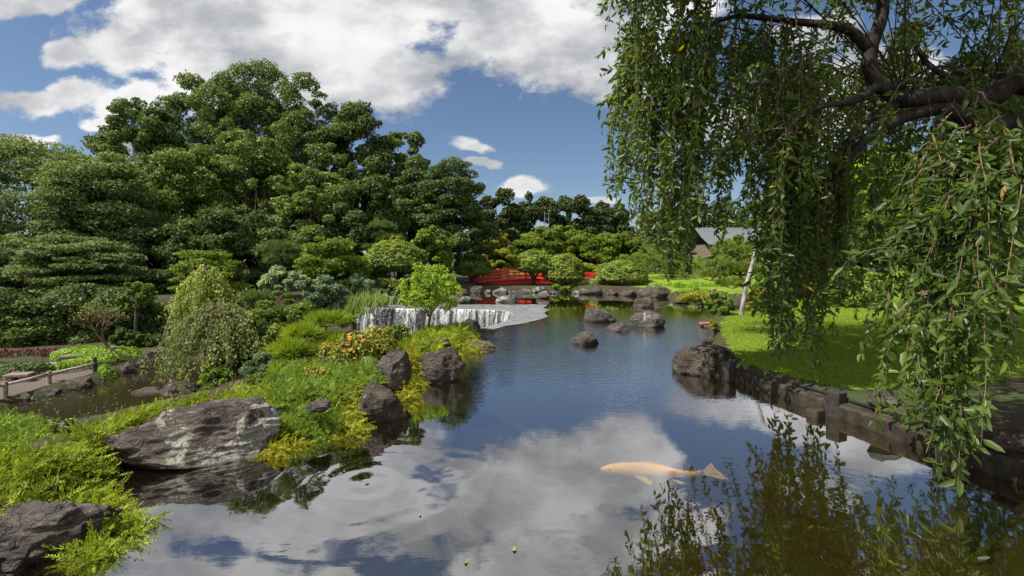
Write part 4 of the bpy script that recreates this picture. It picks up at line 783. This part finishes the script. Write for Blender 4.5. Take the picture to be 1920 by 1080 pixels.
# young tree before the fall
o = tree('slender young tree with bright lime foliage standing before the waterfall', 808, 482, 592, 64, 9.6, M_bright, 'young_tree', k=80, rc=.12, flat=1.0, n=4200, leaf=.06, seed=190, lo=-.75, inner=.45, trunk_r=.03, shell=.25, bark=M_bark3, aspect=.5, nl=30, up=.5, trunk_dx=-.12)
# bare little tree
def bare(label, foot, H, seed):
    rg = random.Random(seed); o = thing('bare_tree', label, 'tree', foot); mb = MB(); tips = []
    def grow(p, d, l, r, k):
        pts = [p]; q = Vector(p)
        for i in range(3): d = (d+Vector((rg.gauss(0, .13), rg.gauss(0, .13), .04))).normalized(); q = q+d*l/3; pts.append(q.copy())
        mb.tube(pts, [r, r*.88, r*.78, r*.66], 5, False)
        if k == 0: tips.append((q.copy(), d.copy())); return
        for i in range(rg.choice((2, 3, 3))): grow(q, (d+Vector((rg.gauss(0, .62), rg.gauss(0, .62), rg.gauss(.32, .25)))).normalized(), l*.76, r*.62, k-1)
    grow(Vector(foot)-Vector((0, 0, .05)), Vector((.05, 0, 1)), H*.30, .05, 5); mb.build('branches', M_bark3, o, smooth=True)
    P = np.array([p for p, d in tips for _ in range(3)])+np.random.default_rng(seed).normal(0, .05, (len(tips)*3, 3)); g = np.random.default_rng(seed+1); n = len(P); leaves('sparse_leaves', P, rdirs(g, n), rdirs(g, n), .045, .025, M_weep2, o)
fx, fy = G(207, 663, -.6); bare('nearly bare reddish little tree rising from the azalea hedge', (fx, fy, -.6), 1.35, 5)
st = MB(); st.tube([(fx+.12, fy-.1, -.7), (fx+.12, fy-.1, -.42)], [.09, .075], 9); tag(st.build('tree_stump', M_wood, smooth=False), 'pale cut stump at the foot of the bare little tree', 'stump')

# ---------------------------------------------------------------- weeping trees
def strand_leaves(rg, curves, step, L, W, droop=.9, jitter=.5, side=.8, skip=.0, scat=0):
    P, D, N = [], [], []
    for pts in curves:
        pts = np.array(pts); seg = np.linalg.norm(np.diff(pts, axis=0), axis=1); cs = np.concatenate([[0], np.cumsum(seg)]); T = cs[-1]; n = int(T*(1-skip)/step)
        if n < 1: continue
        s = T*skip+np.sort(rg.random(n))*T*(1-skip); i = np.clip(np.searchsorted(cs, s)-1, 0, len(seg)-1); f = ((s-cs[i])/np.maximum(seg[i], 1e-6))[:, None]; p = pts[i]*(1-f)+pts[i+1]*f
        tg = nrm(pts[i+1]-pts[i]); p = p+rg.normal(0, 1, (n, 3))*scat; d = nrm(tg*.5+rdirs(rg, n)*side+np.array([0, 0, -droop])); P.append(p); D.append(d); N.append(nrm(rdirs(rg, n)*jitter+np.cross(d, rdirs(rg, n))+np.array([0, -.1, .35])))
    P, D, N = map(np.concatenate, (P, D, N)); n = len(P); q = .6+.75*rg.random(n); return P, D, N, L*q, W*q
def bez(a, b, c, k=7): return [a*(1-u)**2+b*2*u*(1-u)+c*u*u for u in np.linspace(0, 1, k)]
def weeper(label, px, top, bot, hw, Y, m, seed, ns, name='weeping_maple', leaf=.07, foot_z=None, step=.03):
    rg = np.random.default_rng(seed); X = (px-960)*Y/F; zt, zb = ZC+(YH-top)*Y/F, ZC+(YH-bot)*Y/F; W = hw*Y/F; gz = tz(X, Y); o = thing(name, label, 'tree', (X, Y, gz)); mb = MB(); cur = []
    crown = Vector((X, Y, zt-.25)); mb.tube([(X+.1, Y, gz-.1), (X-.05, Y, (gz+zt)/2), crown], [.07, .055, .035], 8)
    for i in range(ns):
        a = rg.random()*6.28; r = W*(.2+.8*rg.random()**.6)*(1.25 if rg.random() < .2 else .95); s = np.array(crown)+np.array([math.cos(a)*W*.1, math.sin(a)*W*.1, -.25*rg.random()*(zt-zb)*.5])
        f = (r/W)**.9*(.55+.45*rg.random()); e = np.array([X+r*math.cos(a), Y+r*math.sin(a)*.8, zt-(zt-zb)*min(1, .08+.92*f)])
        ct = np.array([X+r*.55*math.cos(a), Y+r*.5*math.sin(a), (s[2]+e[2])/2+(.12+.3*rg.random())*r]); c = bez(s, ct, e); c = [p+rg.normal(0, .02, 3) for p in c]; cur.append(c); mb.tube(c, [.009, .007, .006, .005, .004, .003, .002], 4, False)
    P, D, N, L, Wd = strand_leaves(rg, cur, step, leaf, leaf*.5, skip=.1, scat=.05, droop=.5); leaves('foliage', P, D, N, L, Wd, m, o); mb.build('branches', M_twig, o, smooth=True); return o
weeper('pale green weeping maple arching above its grey companion, topmost of the two', 386, 478, 640, 62, 10.0, M_weep, 201, 150, leaf=.062, step=.010)
weeper('greyish weeping tree with trailing twigs beside the lower pool, behind the juniper strip', 412, 545, 722, 106, 9.3, M_weep2, 202, 230, leaf=.06, step=.014)
weeper('weeping grey green companion tree right of the trailing one', 470, 525, 640, 55, 10.6, M_weep2, 203, 130, leaf=.06, step=.012)

# the big weeping cherry on the right bank, its trunk outside the frame
rg = np.random.default_rng(300)
ch = thing('weeping_cherry', 'huge weeping cherry hanging dark leafy curtains over the lawn and water at the right', 'tree', (7.7, 5.3, .3))
mb = MB(); CY = 5.7; K0 = A(1690, 188, CY)
main = [Vector((7.7, 5.3, .2)), Vector((7.6, 5.3, 1.6)), Vector((7.0, 5.4, 3.1)), A(1920, 150, CY-.1), A(1850, 185, CY), A(1770, 180, CY), K0]
mb.tube(spline(main, 28), list(np.linspace(.24, .09, 28)), 12)
mb.tube(spline([Vector((7.0, 5.4, 3.0)), A(1910, 235, CY), A(1840, 232, CY), A(1760, 205, CY), A(1660, 235, CY), A(1600, 285, CY-.1), A(1560, 345, CY-.2), A(1530, 430, CY-.2)], 24), list(np.linspace(.13, .015, 24)), 8)
sk = [[K0, A(1640, 150, CY), A(1632, 95, CY), A(1655, 20, CY), A(1650, -90, CY)], [A(1632, 95, CY), A(1600, 62, CY), A(1560, 48, CY), A(1480, 40, CY+.2), A(1380, 30, CY+.3), A(1300, 60, CY+.4)],
      [A(1645, 160, CY), A(1600, 190, CY-.3), A(1540, 200, CY-.5), A(1470, 240, CY-.6)], [K0, A(1600, 250, CY+.1), A(1560, 330, CY+.1)], [A(1780, 190, CY), A(1760, 240, CY-.3), A(1790, 300, CY-.5), A(1800, 380, CY-.5)], [A(1850, 180, CY), A(1740, 120, CY+.4), A(1700, 40, CY+.6)]]
rad0 = [(.095, .06), (.07, .02), (.06, .015), (.07, .015), (.03, .008), (.05, .015)]
for p, (a, b) in zip(sk, rad0): q = spline(p, 16); mb.tube(q, list(np.linspace(a, b, 16)), 8)
limbs_pts = []
ends = [(1150, -60, 6.4), (1190, 60, 6.2), (1230, -160, 5.6), (1260, 120, 6.6), (1320, -80, 6.0), (1330, 40, 7.0), (1400, -200, 5.4), (1430, 60, 7.2), (1480, -60, 6.5), (1520, 150, 7.4), (1560, -260, 4.8), (1600, -60, 7.0), (1640, 120, 7.6),
        (1700, -200, 5.0), (1720, 40, 7.2), (1780, -100, 6.2), (1820, 120, 7.2), (1880, -60, 5.4), (1900, 80, 6.6), (1960, 200, 4.6), (1860, 180, 4.3), (1780, 80, 4.3), (1980, 60, 4.8), (1720, 200, 4.6), (1440, 150, 5.2), (1380, 130, 6.4), (2050, -100, 5.5), (2100, 200, 5.2), (1250, -320, 5.2), (1420, -420, 4.6), (1700, -500, 4.2), (1950, -420, 4.3), (1120, -180, 6.8), (1950, 240, 3.7), (1900, 250, 3.8), (1830, 270, 3.9), (1760, 300, 4.0)]
for px, py, Y in ends:
    e = np.array(A(px, py, Y)); s = np.array(K0) if e[0] < 4.6 else np.array(A(1870, 150, CY)); s = s+rg.normal(0, .08, 3)
    ct = s*.45+e*.55+np.array([0, 0, .55+.35*rg.random()]); c = bez(s, ct, e, 12); mb.tube(c, list(np.linspace(.007, .003, 12)), 6); limbs_pts += [p for p in c[3:]]
for p in sk: limbs_pts += [np.array(q) for q in spline(p, 10)]
LPt = np.array(limbs_pts); mb.build('trunk', M_cbark, ch, smooth=True)
def bottom(px):
    return np.interp(px, [1125, 1142, 1180, 1225, 1265, 1300, 1335, 1400, 1425, 1450, 1500, 1565, 1600, 1640, 1690, 1740, 1800, 1860, 1920, 2000], [40, 330, 400, 510, 515, 530, 505, 490, 560, 690, 705, 690, 560, 500, 520, 560, 600, 580, 560, 560])
cur = []; tw = MB()
def add_strand(px, py, Y, r=.008, reach=.5, twigs=3):
    e = np.array(A(px, py, Y)); d = np.hypot(LPt[:, 0]-e[0]-reach*.5, (LPt[:, 1]-e[1])*.8)+np.where(LPt[:, 2] < e[2]+.3, 6, 0)+.22*np.maximum(0, LPt[:, 2]-e[2])+.8*rg.random(len(LPt))
    s = LPt[np.argmin(d)]; hang = .25+.5*rg.random(); ct = np.array([e[0]*hang+s[0]*(1-hang), e[1]*hang+s[1]*(1-hang), s[2]*.85+e[2]*.15+.25*rg.random()])
    c = bez(s, ct, e, 10); ph = rg.random(2)*6.28; c = [p+np.array([math.sin(i*.9+ph[0]), math.cos(i*1.1+ph[1]), 0])*.025+rg.normal(0, .012, 3) for i, p in enumerate(c)]
    cur.append(c); tw.tube(c, list(np.linspace(r, .002, 10)), 4, False)
    for k in range(rg.integers(1, twigs+1)):                # side twigs that spread before they droop
        i = int(rg.integers(3, 9)); a = rg.random()*6.28; l = .14+.30*rg.random(); p = c[i]; q = p+np.array([math.cos(a)*l, math.sin(a)*l*.7, -l*(.2+.9*rg.random())])
        cc = bez(p, (p+q)/2+np.array([math.cos(a)*l*.2, 0, l*.3]), q, 5); cur.append(cc); tw.tube(cc, [.0035, .003, .0025, .002, .0012], 3, False)
    return c
for i in range(350):
    px = 1130+rg.random()*840; b = bottom(px); f = rg.random()**.75; py = -300+(b+300)*f
    if 1560 < px and 120 < py < 480 and rg.random() < .4: continue
    add_strand(px, py, 5.0+2.0*rg.random() if px < 1560 else 5.6+1.8*rg.random())
for i in range(190):                                   # the far side of the crown, beyond the limb
    px = 1290+680*rg.random(); add_strand(px, np.interp(px, [1290, 1450, 1600, 1700, 1950], [420, 470, 400, 430, 470])-260*rg.random()**1.4, 7.2+2.2*rg.random(), reach=.3)
for i in range(60):                                    # sprays out over the water at the left
    px = 1135+165*rg.random()**1.2; add_strand(px, np.interp(px, [1130, 1150, 1230, 1300], [380, 400, 520, 530])-230*rg.random()**1.3, 5.3+1.4*rg.random(), reach=.7)
for i in range(58):                                    # the long dense curtain in the middle
    px = 1425+175*rg.random(); add_strand(px, 360+350*rg.random()**.7*np.interp(px, [1425, 1460, 1540, 1600], [.75, 1, 1, .55]), 5.2+1.0*rg.random(), reach=.1)
for i in range(16):                                    # the right curtain, nearest the lens
    px = 1720+230*rg.random(); add_strand(px, 330+300*rg.random()**.8, 3.4+1.2*rg.random())
for px, py, Y in [(1700, 640, 3.6), (1735, 800, 3.4), (1760, 870, 3.3), (1800, 905, 3.2), (1830, 880, 3.2), (1720, 840, 3.4), (1780, 890, 3.25), (1650, 720, 4.0), (1620, 660, 4.3), (1840, 850, 3.1), (1690, 790, 3.5), (1745, 740, 3.4), (1810, 800, 3.2), (1880, 700, 3.1), (1905, 680, 3.1), (1855, 640, 3.2), (1660, 600, 4.2), (1780, 700, 3.3), (1640, 790, 3.7), (1600, 600, 5.2)]:
    for k in range(2): add_strand(px+rg.normal(0, 10), py-k*50, Y+rg.normal(0, .1), reach=.9, twigs=5)
P, D, N, L, Wd = strand_leaves(rg, cur, .028, .094, .035, droop=.38, side=1.0, skip=.05, scat=.012); keep = np.linalg.norm(P-np.array([0, 0, ZC]), axis=1) > 2.1
# the canopy above, out of the photo's top edge, that shades the curtains
q = []
for i in range(230):
    x = .6+8*rg.random(); y = 3.0+6.0*rg.random(); z = 5.0+y*.16+1.5*rg.random()-.1*abs(x-5); q.append([x, y, z, .45+.3*rg.random(), .45+.3*rg.random(), .28])
q = np.array(q); q = q[(q[:, 2]-ZC)/q[:, 1] > np.where(q[:, 0]/q[:, 1] > .42, .40, .60)]
P2, D2, N2 = clump_leaves(rg, q, 30000, .2, .8, .5); L2 = .11*(.7+.6*rg.random(len(P2)))
P, D, N, L, Wd = P[keep], D[keep], N[keep], L[keep], Wd[keep]; keep = slice(None)
P, D, N, L, Wd = np.concatenate([P, P2]), np.concatenate([D, D2]), np.concatenate([N, N2]), np.concatenate([L, L2]), np.concatenate([Wd, L2*.42])
leaves('foliage', P[keep], D[keep], N[keep], L[keep], Wd[keep], M_cherry, ch, kind='leaf', fold=.18); tw.build('twigs', M_twig, ch, smooth=True)

# ---------------------------------------------------------------- red bridge
br = thing('arched_bridge', 'red lacquered arched bridge with railings crossing the far end of the pond', 'bridge', (1.1, 28.0, .2))
BX0, BX1, BY, BW = -2.75, 5.4, 28.0, 1.3
def arch(x, z0, rise): u = (x-(BX0+BX1)/2)/((BX1-BX0)/2); return z0+.10+rise*(1-u*u)
def arch_strip(x0, x1, y0, y1, z0, rise, th, name, m, n=24):
    b = MB(); V = []
    for i in range(n+1):
        x = x0+(x1-x0)*i/n; z = arch(x, z0, rise); V += [(x, y0, z-th), (x, y1, z-th), (x, y1, z), (x, y0, z)]
    Fc = [(i*4+k, i*4+(k+1) % 4, i*4+4+(k+1) % 4, i*4+4+k) for i in range(n) for k in range(4)]+[(3, 2, 1, 0), (n*4, n*4+1, n*4+2, n*4+3)]
    b.add(V, Fc); return b.build(name, m, br, bevel=.01)
arch_strip(BX0, BX1, BY-BW/2, BY+BW/2, .18, .36, .08, 'deck', M_red)
for s in (-1, 1):
    y = BY+s*(BW/2-.06); arch_strip(BX0+.1, BX1-.1, y-.05, y+.05, .06, .37, .42, 'girder', M_redd)
    y = BY+s*(BW/2-.05); xs = np.linspace(BX0+.35, BX1-.35, 8)
    arch_strip(BX0+.1, BX1-.1, y-.055, y+.055, .36, .38, .08, 'bottom_rail', M_red)
    arch_strip(xs[1]-.1, xs[-2]+.1, y-.05, y+.05, .78, .32, .085, 'top_rail', M_red); arch_strip(BX0+.25, BX1-.25, y-.035, y+.035, .57, .36, .06, 'middle_rail', M_red)
    for a, b in ((xs[0]-.12, xs[1]), (xs[-2], xs[-1]+.12)): arch_strip(a, b, y-.045, y+.045, .70, .34, .08, 'end_rail', M_red, 4)
    for i, x in enumerate(xs):
        b = MB(); zt = arch(x, .78 if 0 < i < 7 else .74, .33)+.03; b.box((x, y, (zt+arch(x, .1, .36))/2), (.13, .13, zt-arch(x, .1, .36))); p = b.build('post', M_red, br, bevel=.012)
        if i < 7:
            for k in (.36, .68): xm = x+(xs[i+1]-x)*k; z0, z1 = arch(xm, .34, .38), arch(xm, .72, .33); b = MB(); b.box((xm, y, (z0+z1)/2), (.06, .05, z1-z0)); b.build('baluster', M_red, br)
for x in (BX0+2.2, BX1-2.6):
    b = MB(); z1 = arch(x, .06, .36); b.box((x, BY, (z1-.7)/2), (.22, BW-.3, z1+.7)); b.build('pier', M_redd, br, bevel=.015)

# ---------------------------------------------------------------- koi
M_koi = None
m, t = mat('koi_skin'); ob = t.new('ShaderNodeTexCoord').outputs['Object']; vo = t.new('ShaderNodeTexVoronoi'); t.put(vo.inputs['Vector'], t.scale(ob, (1, 1.6, 1.6))); vo.inputs['Scale'].default_value = 60
n = t.noise(ob, 9, 3); sz = t.new('ShaderNodeSeparateXYZ'); t.put(sz.inputs[0], ob); col = t.mix(t.ss(sz.outputs[2], -.05, .05), (.95, .74, .16), (.96, .60, .02)); col = t.mix(t.m('MULTIPLY', t.ss(n, .4, .7), .35), col, (.97, .72, .14))
outp(t, pbsdf(t, col, .35, .5, t.bump(vo.outputs['Distance'], .15, .004))); M_koi = m
m, t = mat('koi_fin'); ob = t.new('ShaderNodeTexCoord').outputs['Object']; n = t.noise(t.scale(ob, (3, 18, 3)), 6, 3)
p = pbsdf(t, t.mix(n, (.75, .62, .42), (.92, .84, .68)), .5, .3); tp = t.new('ShaderNodeBsdfTransparent'); mx = t.new('ShaderNodeMixShader'); mx.inputs[0].default_value = .42; t.l.new(tp.outputs[0], mx.inputs[1]); t.l.new(p, mx.inputs[2]); outp(t, mx.outputs[0]); M_fin = m
kx, ky = G(1231, 881, -.07); koi = thing('koi', 'single golden koi swimming just under the surface at the lower right', 'fish', (kx, ky, -.085)); koi.scale = (.93, .86, .9)
def spine(u): return np.array([-.475+.86*u, .055-.02*math.sin(u*3.0)-.115*sm(np.array(u), .35, .95)+.03*sm(np.array(u), .88, 1.0), 0.0])
us = np.linspace(0, 1, 30); wv = .74*np.interp(us, [0, .03, .10, .22, .38, .55, .75, .9, 1], [.012, .030, .052, .068, .072, .062, .040, .024, .020]); hv = np.interp(us, [0, .03, .10, .22, .38, .55, .75, .9, 1], [.008, .026, .048, .064, .068, .060, .040, .028, .030])
V = []; Nn = 18
for u, a, b in zip(us, wv, hv):
    c = spine(u)
    for k in range(Nn): q = 2*math.pi*k/Nn; V.append(c+np.array([0, a*math.cos(q), b*math.sin(q)]))
Fc = [(i*Nn+k, i*Nn+(k+1) % Nn, (i+1)*Nn+(k+1) % Nn, (i+1)*Nn+k) for i in range(29) for k in range(Nn)]+[tuple(range(Nn-1, -1, -1)), tuple(29*Nn+k for k in range(Nn))]
b = MB(); b.add(np.array(V)+np.array(koi.location), Fc); b.build('body', M_koi, koi, smooth=True)
def fin(name, pts, mat_=None):
    b = MB(); V = np.array(pts)+np.array(koi.location); c = V.mean(0); th = np.array([0, 0, .0025]); n = len(V); b.add(np.concatenate([V-th, V+th]), [tuple(range(n-1, -1, -1)), tuple(range(n, 2*n))]+[(i, (i+1) % n, n+(i+1) % n, n+i) for i in range(n)]); return b.build(name, mat_ or M_fin, koi)
e = spine(1.0)
fin('tail_fin', [e+np.array(q) for q in [(-.03, .018, 0), (.03, .045, .012), (.085, .105, .03), (.13, .13, .04), (.125, .06, .02), (.16, -.01, .0), (.19, -.075, -.02), (.12, -.065, -.02), (.04, -.03, -.01), (-.03, -.018, 0)]])
fin('pectoral_fin', [(-.20, .0, -.035), (-.16, -.05, -.045), (-.11, -.12, -.055), (-.075, -.135, -.055), (-.06, -.09, -.05), (-.10, -.02, -.04)])
fin('pectoral_fin', [(-.20, .10, -.035), (-.16, .14, -.045), (-.11, .17, -.05), (-.09, .14, -.05), (-.13, .10, -.04)])
fin('pelvic_fin', [(.10, -.07, -.035), (.13, -.12, -.04), (.17, -.16, -.045), (.19, -.14, -.045), (.16, -.08, -.04)])
b = MB(); V = []
for u, hh in ((.36, .0), (.42, .012), (.5, .016), (.6, .012), (.68, .004)):
    c = spine(u)+np.array(koi.location); z0 = float(np.interp(u, us, hv)); V += [c+np.array([0, -.003, z0-.01]), c+np.array([0, -.003, z0+hh]), c+np.array([0, .003, z0+hh]), c+np.array([0, .003, z0-.01])]
b.add(V, [(i*4+k, i*4+(k+1) % 4, i*4+4+(k+1) % 4, i*4+4+k) for i in range(4) for k in range(4)]); b.build('dorsal_fin', M_koi, koi)
M_eye = plain_mat('koi_eye', (.01, .01, .01), (.03, .03, .02), 5, .2, .6, 0)
for s in (-1, 1):
    c = spine(.085)+np.array(koi.location)+np.array([0, s*.045, .014]); b = MB(); b.tube([c-np.array([0, s*.004, 0]), c, c+np.array([0, s*.003, 0])], [.008, .008, .004], 10); b.build('eye', M_eye, koi)
# leaves afloat
M_fl = plain_mat('fallen_leaf', (.12, .11, .04), (.24, .21, .09), 30, .6, .3, .2)
for px, py, s, lab in [(965, 1031, .022, 'pale yellow leaf floating near the bottom of the photo'), (788, 967, .012, 'tiny brown leaf floating above the dark reflection'), (875, 1055, .018, 'small yellowish leaf floating beside the dark reflection at the bottom'), (645, 885, .013, 'pale leaf floating at the edge of the ripple rings')]:
    x, y = G(px, py); b = MB(); a = 2*math.pi*rg.random(); pts = [(x+s*(math.cos(q)*math.cos(a)-.55*math.sin(q)*math.sin(a)), y+s*(math.cos(q)*math.sin(a)+.55*math.sin(q)*math.cos(a)), .004+.004*math.cos(2*q)) for q in np.linspace(0, 6.28, 11)[:-1]]
    b.add(pts+[(p[0], p[1], p[2]+.002) for p in pts], [tuple(range(9, -1, -1)), tuple(range(10, 20))]+[(i, (i+1) % 10, 10+(i+1) % 10, 10+i) for i in range(10)]); tag(b.build('floating_leaf', M_fl), lab, 'leaf', 'leaves floating on the pond')

# ---------------------------------------------------------------- right bank edging
E = [Vector((*G(1372, 706), 0)), Vector((*G(1560, 772), 0)), Vector((*G(1920, 900), 0)), Vector((4.05, 1.4, 0))]
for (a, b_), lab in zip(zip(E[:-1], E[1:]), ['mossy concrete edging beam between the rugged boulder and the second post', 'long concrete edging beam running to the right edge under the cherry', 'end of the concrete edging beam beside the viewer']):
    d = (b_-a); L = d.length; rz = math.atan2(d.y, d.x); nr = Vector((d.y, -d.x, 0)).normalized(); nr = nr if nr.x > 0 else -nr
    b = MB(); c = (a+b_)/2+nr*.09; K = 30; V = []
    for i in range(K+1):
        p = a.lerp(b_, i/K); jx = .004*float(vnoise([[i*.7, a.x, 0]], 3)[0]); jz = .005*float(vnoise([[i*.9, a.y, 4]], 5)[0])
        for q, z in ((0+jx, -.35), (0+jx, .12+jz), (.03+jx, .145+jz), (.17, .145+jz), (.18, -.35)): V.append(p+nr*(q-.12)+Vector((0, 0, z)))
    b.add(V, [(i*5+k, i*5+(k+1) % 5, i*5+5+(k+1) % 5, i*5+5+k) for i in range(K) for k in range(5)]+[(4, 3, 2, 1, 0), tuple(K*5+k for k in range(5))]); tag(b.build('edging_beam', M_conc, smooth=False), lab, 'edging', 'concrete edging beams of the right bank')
for (px, py, top), lab in zip([(1362, 712, 678), (1562, 778, 732)], ['square dark post in the water at the side of the rugged boulder', 'square dark post in the water halfway along the edging']):
    x, y = G(px, py); zt = ZC-(top-YH)*y/F; b = MB(); b.box((x+.02, y-.02, (zt-.6)/2), (.14, .14, zt+.6), rz=.4); tag(b.build('edging_post', M_post, bevel=.012), lab, 'post', 'posts of the edging')
b = MB(); x, y = G(1535, 783); b.box((x, y+.05, -.02), (.16, .12, .2), rz=.5); tag(b.build('outlet_block', M_conc, bevel=.02), 'small concrete block beneath the edging beside the second post', 'block')
b = MB(); pp = [A(1460, 700, 5.45)]; pp = [E[0].lerp(E[1], .45)+Vector((.02, 0, .165)), E[1]+Vector((.03, .02, .165)), E[1].lerp(E[2], .5)+Vector((.04, .02, .165)), E[2]+Vector((.04, .02, .165)), E[3]+Vector((.03, 0, .165))]
b.tube(spline(pp, 30), .019, 8); tag(b.build('water_pipe', M_hose, smooth=True), 'black water pipe lying along the top of the edging', 'pipe')
o = thing('plank_step', 'small reddish plank on short legs at the water by the lawn corner', 'plank', (*G(1326, 612), 0)); x, y, _ = o.location; M_pl = plain_mat('red_plank', (.22, .08, .05), (.36, .15, .10), 9, .7, .3, .3, (.3, 1, 1))
b = MB(); b.box((x, y, .07), (.34, .2, .05)); b.build('board', M_pl, o, bevel=.006)
for s in (-1, 1): b = MB(); b.box((x+s*.13, y, -.15), (.04, .12, .38)); b.build('leg', M_post, o)

# ---------------------------------------------------------------- left path: rail fence, benches
zf = -.74; FP = [(-30, 745), (10, 739), (92, 717), (178, 696)]
o = thing('rail_fence', 'low bamboo rail fence on dark posts between the path and the lower pool', 'fence', (*G(92, 717, zf), zf)); tops = []
for i, (px, py) in enumerate(FP):
    x, y = G(px, py, zf); g = tz(x, y); h_ = .34 if i < 3 else .42; b = MB(); b.tube([(x, y, min(g, zf)-.1), (x, y, zf+h_-.12)], [.038, .035], 10); b.build('post', M_wood if i < 3 else M_post, o, smooth=False); tops.append(Vector((x, y-.05, zf+.17)))
e = tops[-1]+(tops[-1]-tops[-2])*.18
for a, c in zip(tops[:-1], tops[1:-1]+[e]): b = MB(); b.tube([a, a.lerp(c, .5)+Vector((0, 0, -.01)), c], .026, 10); b.build('rail', M_bamboo, o, smooth=True)
BG = 'stone benches along the path'
for (px, py, lw, ht), lab in zip([(58, 706, .6, .14), (132, 689, .7, .17), (12, 724, .4, .12)], ['low stone bench beside the path, middle of the three, behind the rail', 'stone bench on two blocks near the end fence post', 'short stone bench at the left edge behind the rail']):
    x, y = G(px, py-6, zf); y += .25; o = thing('stone_bench', lab, 'bench', (x, y, zf), .15, BG); o.rotation_euler = (0, 0, 0); g = zf-.02
    b = MB(); b.box((x, y, g+ht), (lw, .24, .06), rz=.3); b.build('seat', M_bench, o, bevel=.015)
    for s in (-1, 1): b = MB(); b.box((x+s*lw*.34*math.cos(.3), y+s*lw*.34*math.sin(.3), g+ht/2-.05), (.15, .2, ht+.02), rz=.3); b.build('leg', M_bench, o, bevel=.02)
# prop poles
b = MB(); b.tube([A(300, 643, 12.4)-Vector((0, 0, .3)), A(318, 600, 12.2), A(336, 556, 12.0)], [.05, .045, .04], 9); tag(b.build('prop_pole', M_wood, smooth=True), 'slanting wooden prop pole behind the russet boulder', 'pole')
b = MB(); b.tube(spline([A(1387, 588, 12.4)-Vector((0, 0, .25)), A(1395, 560, 12.4), A(1402, 525, 12.5), A(1412, 490, 12.6), A(1424, 440, 12.7), A(1434, 405, 12.8)], 14), list(np.linspace(.062, .04, 14)), 10); tag(b.build('leaning_pole', M_bark2, smooth=True), 'pale whitish leaning pole rising from the lawn edge behind the cherry', 'pole')
b = MB(); b.tube(spline([Vector((9.2, 11.2, .45)), Vector((10.0, 11.6, .8)), Vector((11.2, 12.0, 1.0)), Vector((12.6, 12.2, 1.05)), Vector((14, 12.3, 1.4))], 16), list(np.linspace(.13, .09, 16)), 9); tag(b.build('bent_trunk', M_bark3, smooth=True), 'long bent trunk lying low over the lawn behind the right cherry curtain', 'trunk')
# house
hx, hy = 17.7, 39.0; hz = tz(hx, hy); o = thing('tiled_house', 'low house with a grey tiled roof half hidden behind the cherry curtain', 'house', (hx, hy, hz))
b = MB(); b.box((hx, hy, hz+1.0), (4.8, 4.2, 2.0)); b.build('wall', M_plaster, o)
b = MB(); rx, ry, z0, z1 = 2.9, 3.0, hz+1.9, hz+3.4; K = 60; V = []; Fc = []
for s in (-1, 1):
    base = len(V)
    for i in range(K+1):
        u = i/K; x = hx-rx+2*rx*u; bump_ = .05*(i % 2); V += [(x, hy+s*ry, z0+bump_), (x, hy+s*ry*.5, (z0+z1)/2-.12+bump_), (x, hy, z1+bump_*.2)]
    for i in range(K): Fc += [(base+i*3+k, base+i*3+k+1, base+i*3+4+k, base+i*3+3+k) for k in range(2)]
b.add(V, Fc); ro = b.build('roof', M_tile, o); b = MB(); b.tube([(hx-rx, hy, z1+.08), (hx+rx, hy, z1+.08)], .14, 8); b.build('ridge', M_tile, ro)
b = MB(); b.box((hx, hy-ry+.03, z0-.05), (2*rx, .06, .12)); b.build('eave', M_wood, ro)
M_glass = plain_mat('dark_glass', (.02, .025, .03), (.04, .045, .05), 4, .1, .6, 0)
for dx in (-1.5, 0, 1.5): b = MB(); b.box((hx+dx, hy-2.12, hz+1.1), (1.1, .06, 1.0)); f_ = b.build('window', M_wood, o); b = MB(); b.box((hx+dx, hy-2.155, hz+1.1), (.92, .02, .84)); b.build('pane', M_glass, f_)
# building top behind the wood, steel mast
o = thing('tall_building', 'grey building whose flat roof edge shows above the trees at the far left', 'building', (-44.2, 58, .5)); b = MB(); b.box((-44.2, 58, 8.4), (3.0, 8, 16.2)); b.build('wall', M_grey, o); b = MB(); b.box((-44.2, 58, 16.68), (3.4, 8.4, .35)); b.build('parapet', M_steel, o)
for k in range(3):
    for j in range(3): b = MB(); b.box((-45+k*.8, 53.98, 5+j*3.6), (.5, .06, 1.5)); b.build('window', M_glass, o)
mx_, my_ = A(1025, 400, 46).x, 46; o = thing('steel_mast', 'thin grey steel lattice mast standing before the dark far trees', 'mast', (mx_, my_, .6))
for s in (-.2, .2): b = MB(); b.tube([(mx_+s, my_, .5), (mx_+s, my_, A(0, 396, 46).z)], .03, 6); b.build('upright', M_steel, o)
b = MB()
for k in range(10): z = 1.2+k*.55; b.tube([(mx_-.2, my_, z), (mx_+.2, my_, z)], .018, 5)
b.build('rungs', M_steel, o)
# petals afloat on the lower pool
rg = np.random.default_rng(400); n = 420; Q = np.column_stack([-9+4.5*rg.random(n), 6.5+5.5*rg.random(n)]); Q = Q[sdist(Q, LP_POLY) < -.1]; P = np.column_stack([Q, np.full(len(Q), -.893)]); n = len(P)
M_pet = plain_mat('petal', (.5, .48, .44), (.7, .68, .62), 10, .6, .3, 0)
tag(leaves('fallen_petals', P, np.column_stack([rg.normal(0, 1, (n, 2)), np.zeros(n)]), np.tile([0, 0, 1.0], (n, 1)), .017, .013, M_pet, fold=0), 'tiny pale petals scattered on the dark lower pool', 'petals', kind='stuff')
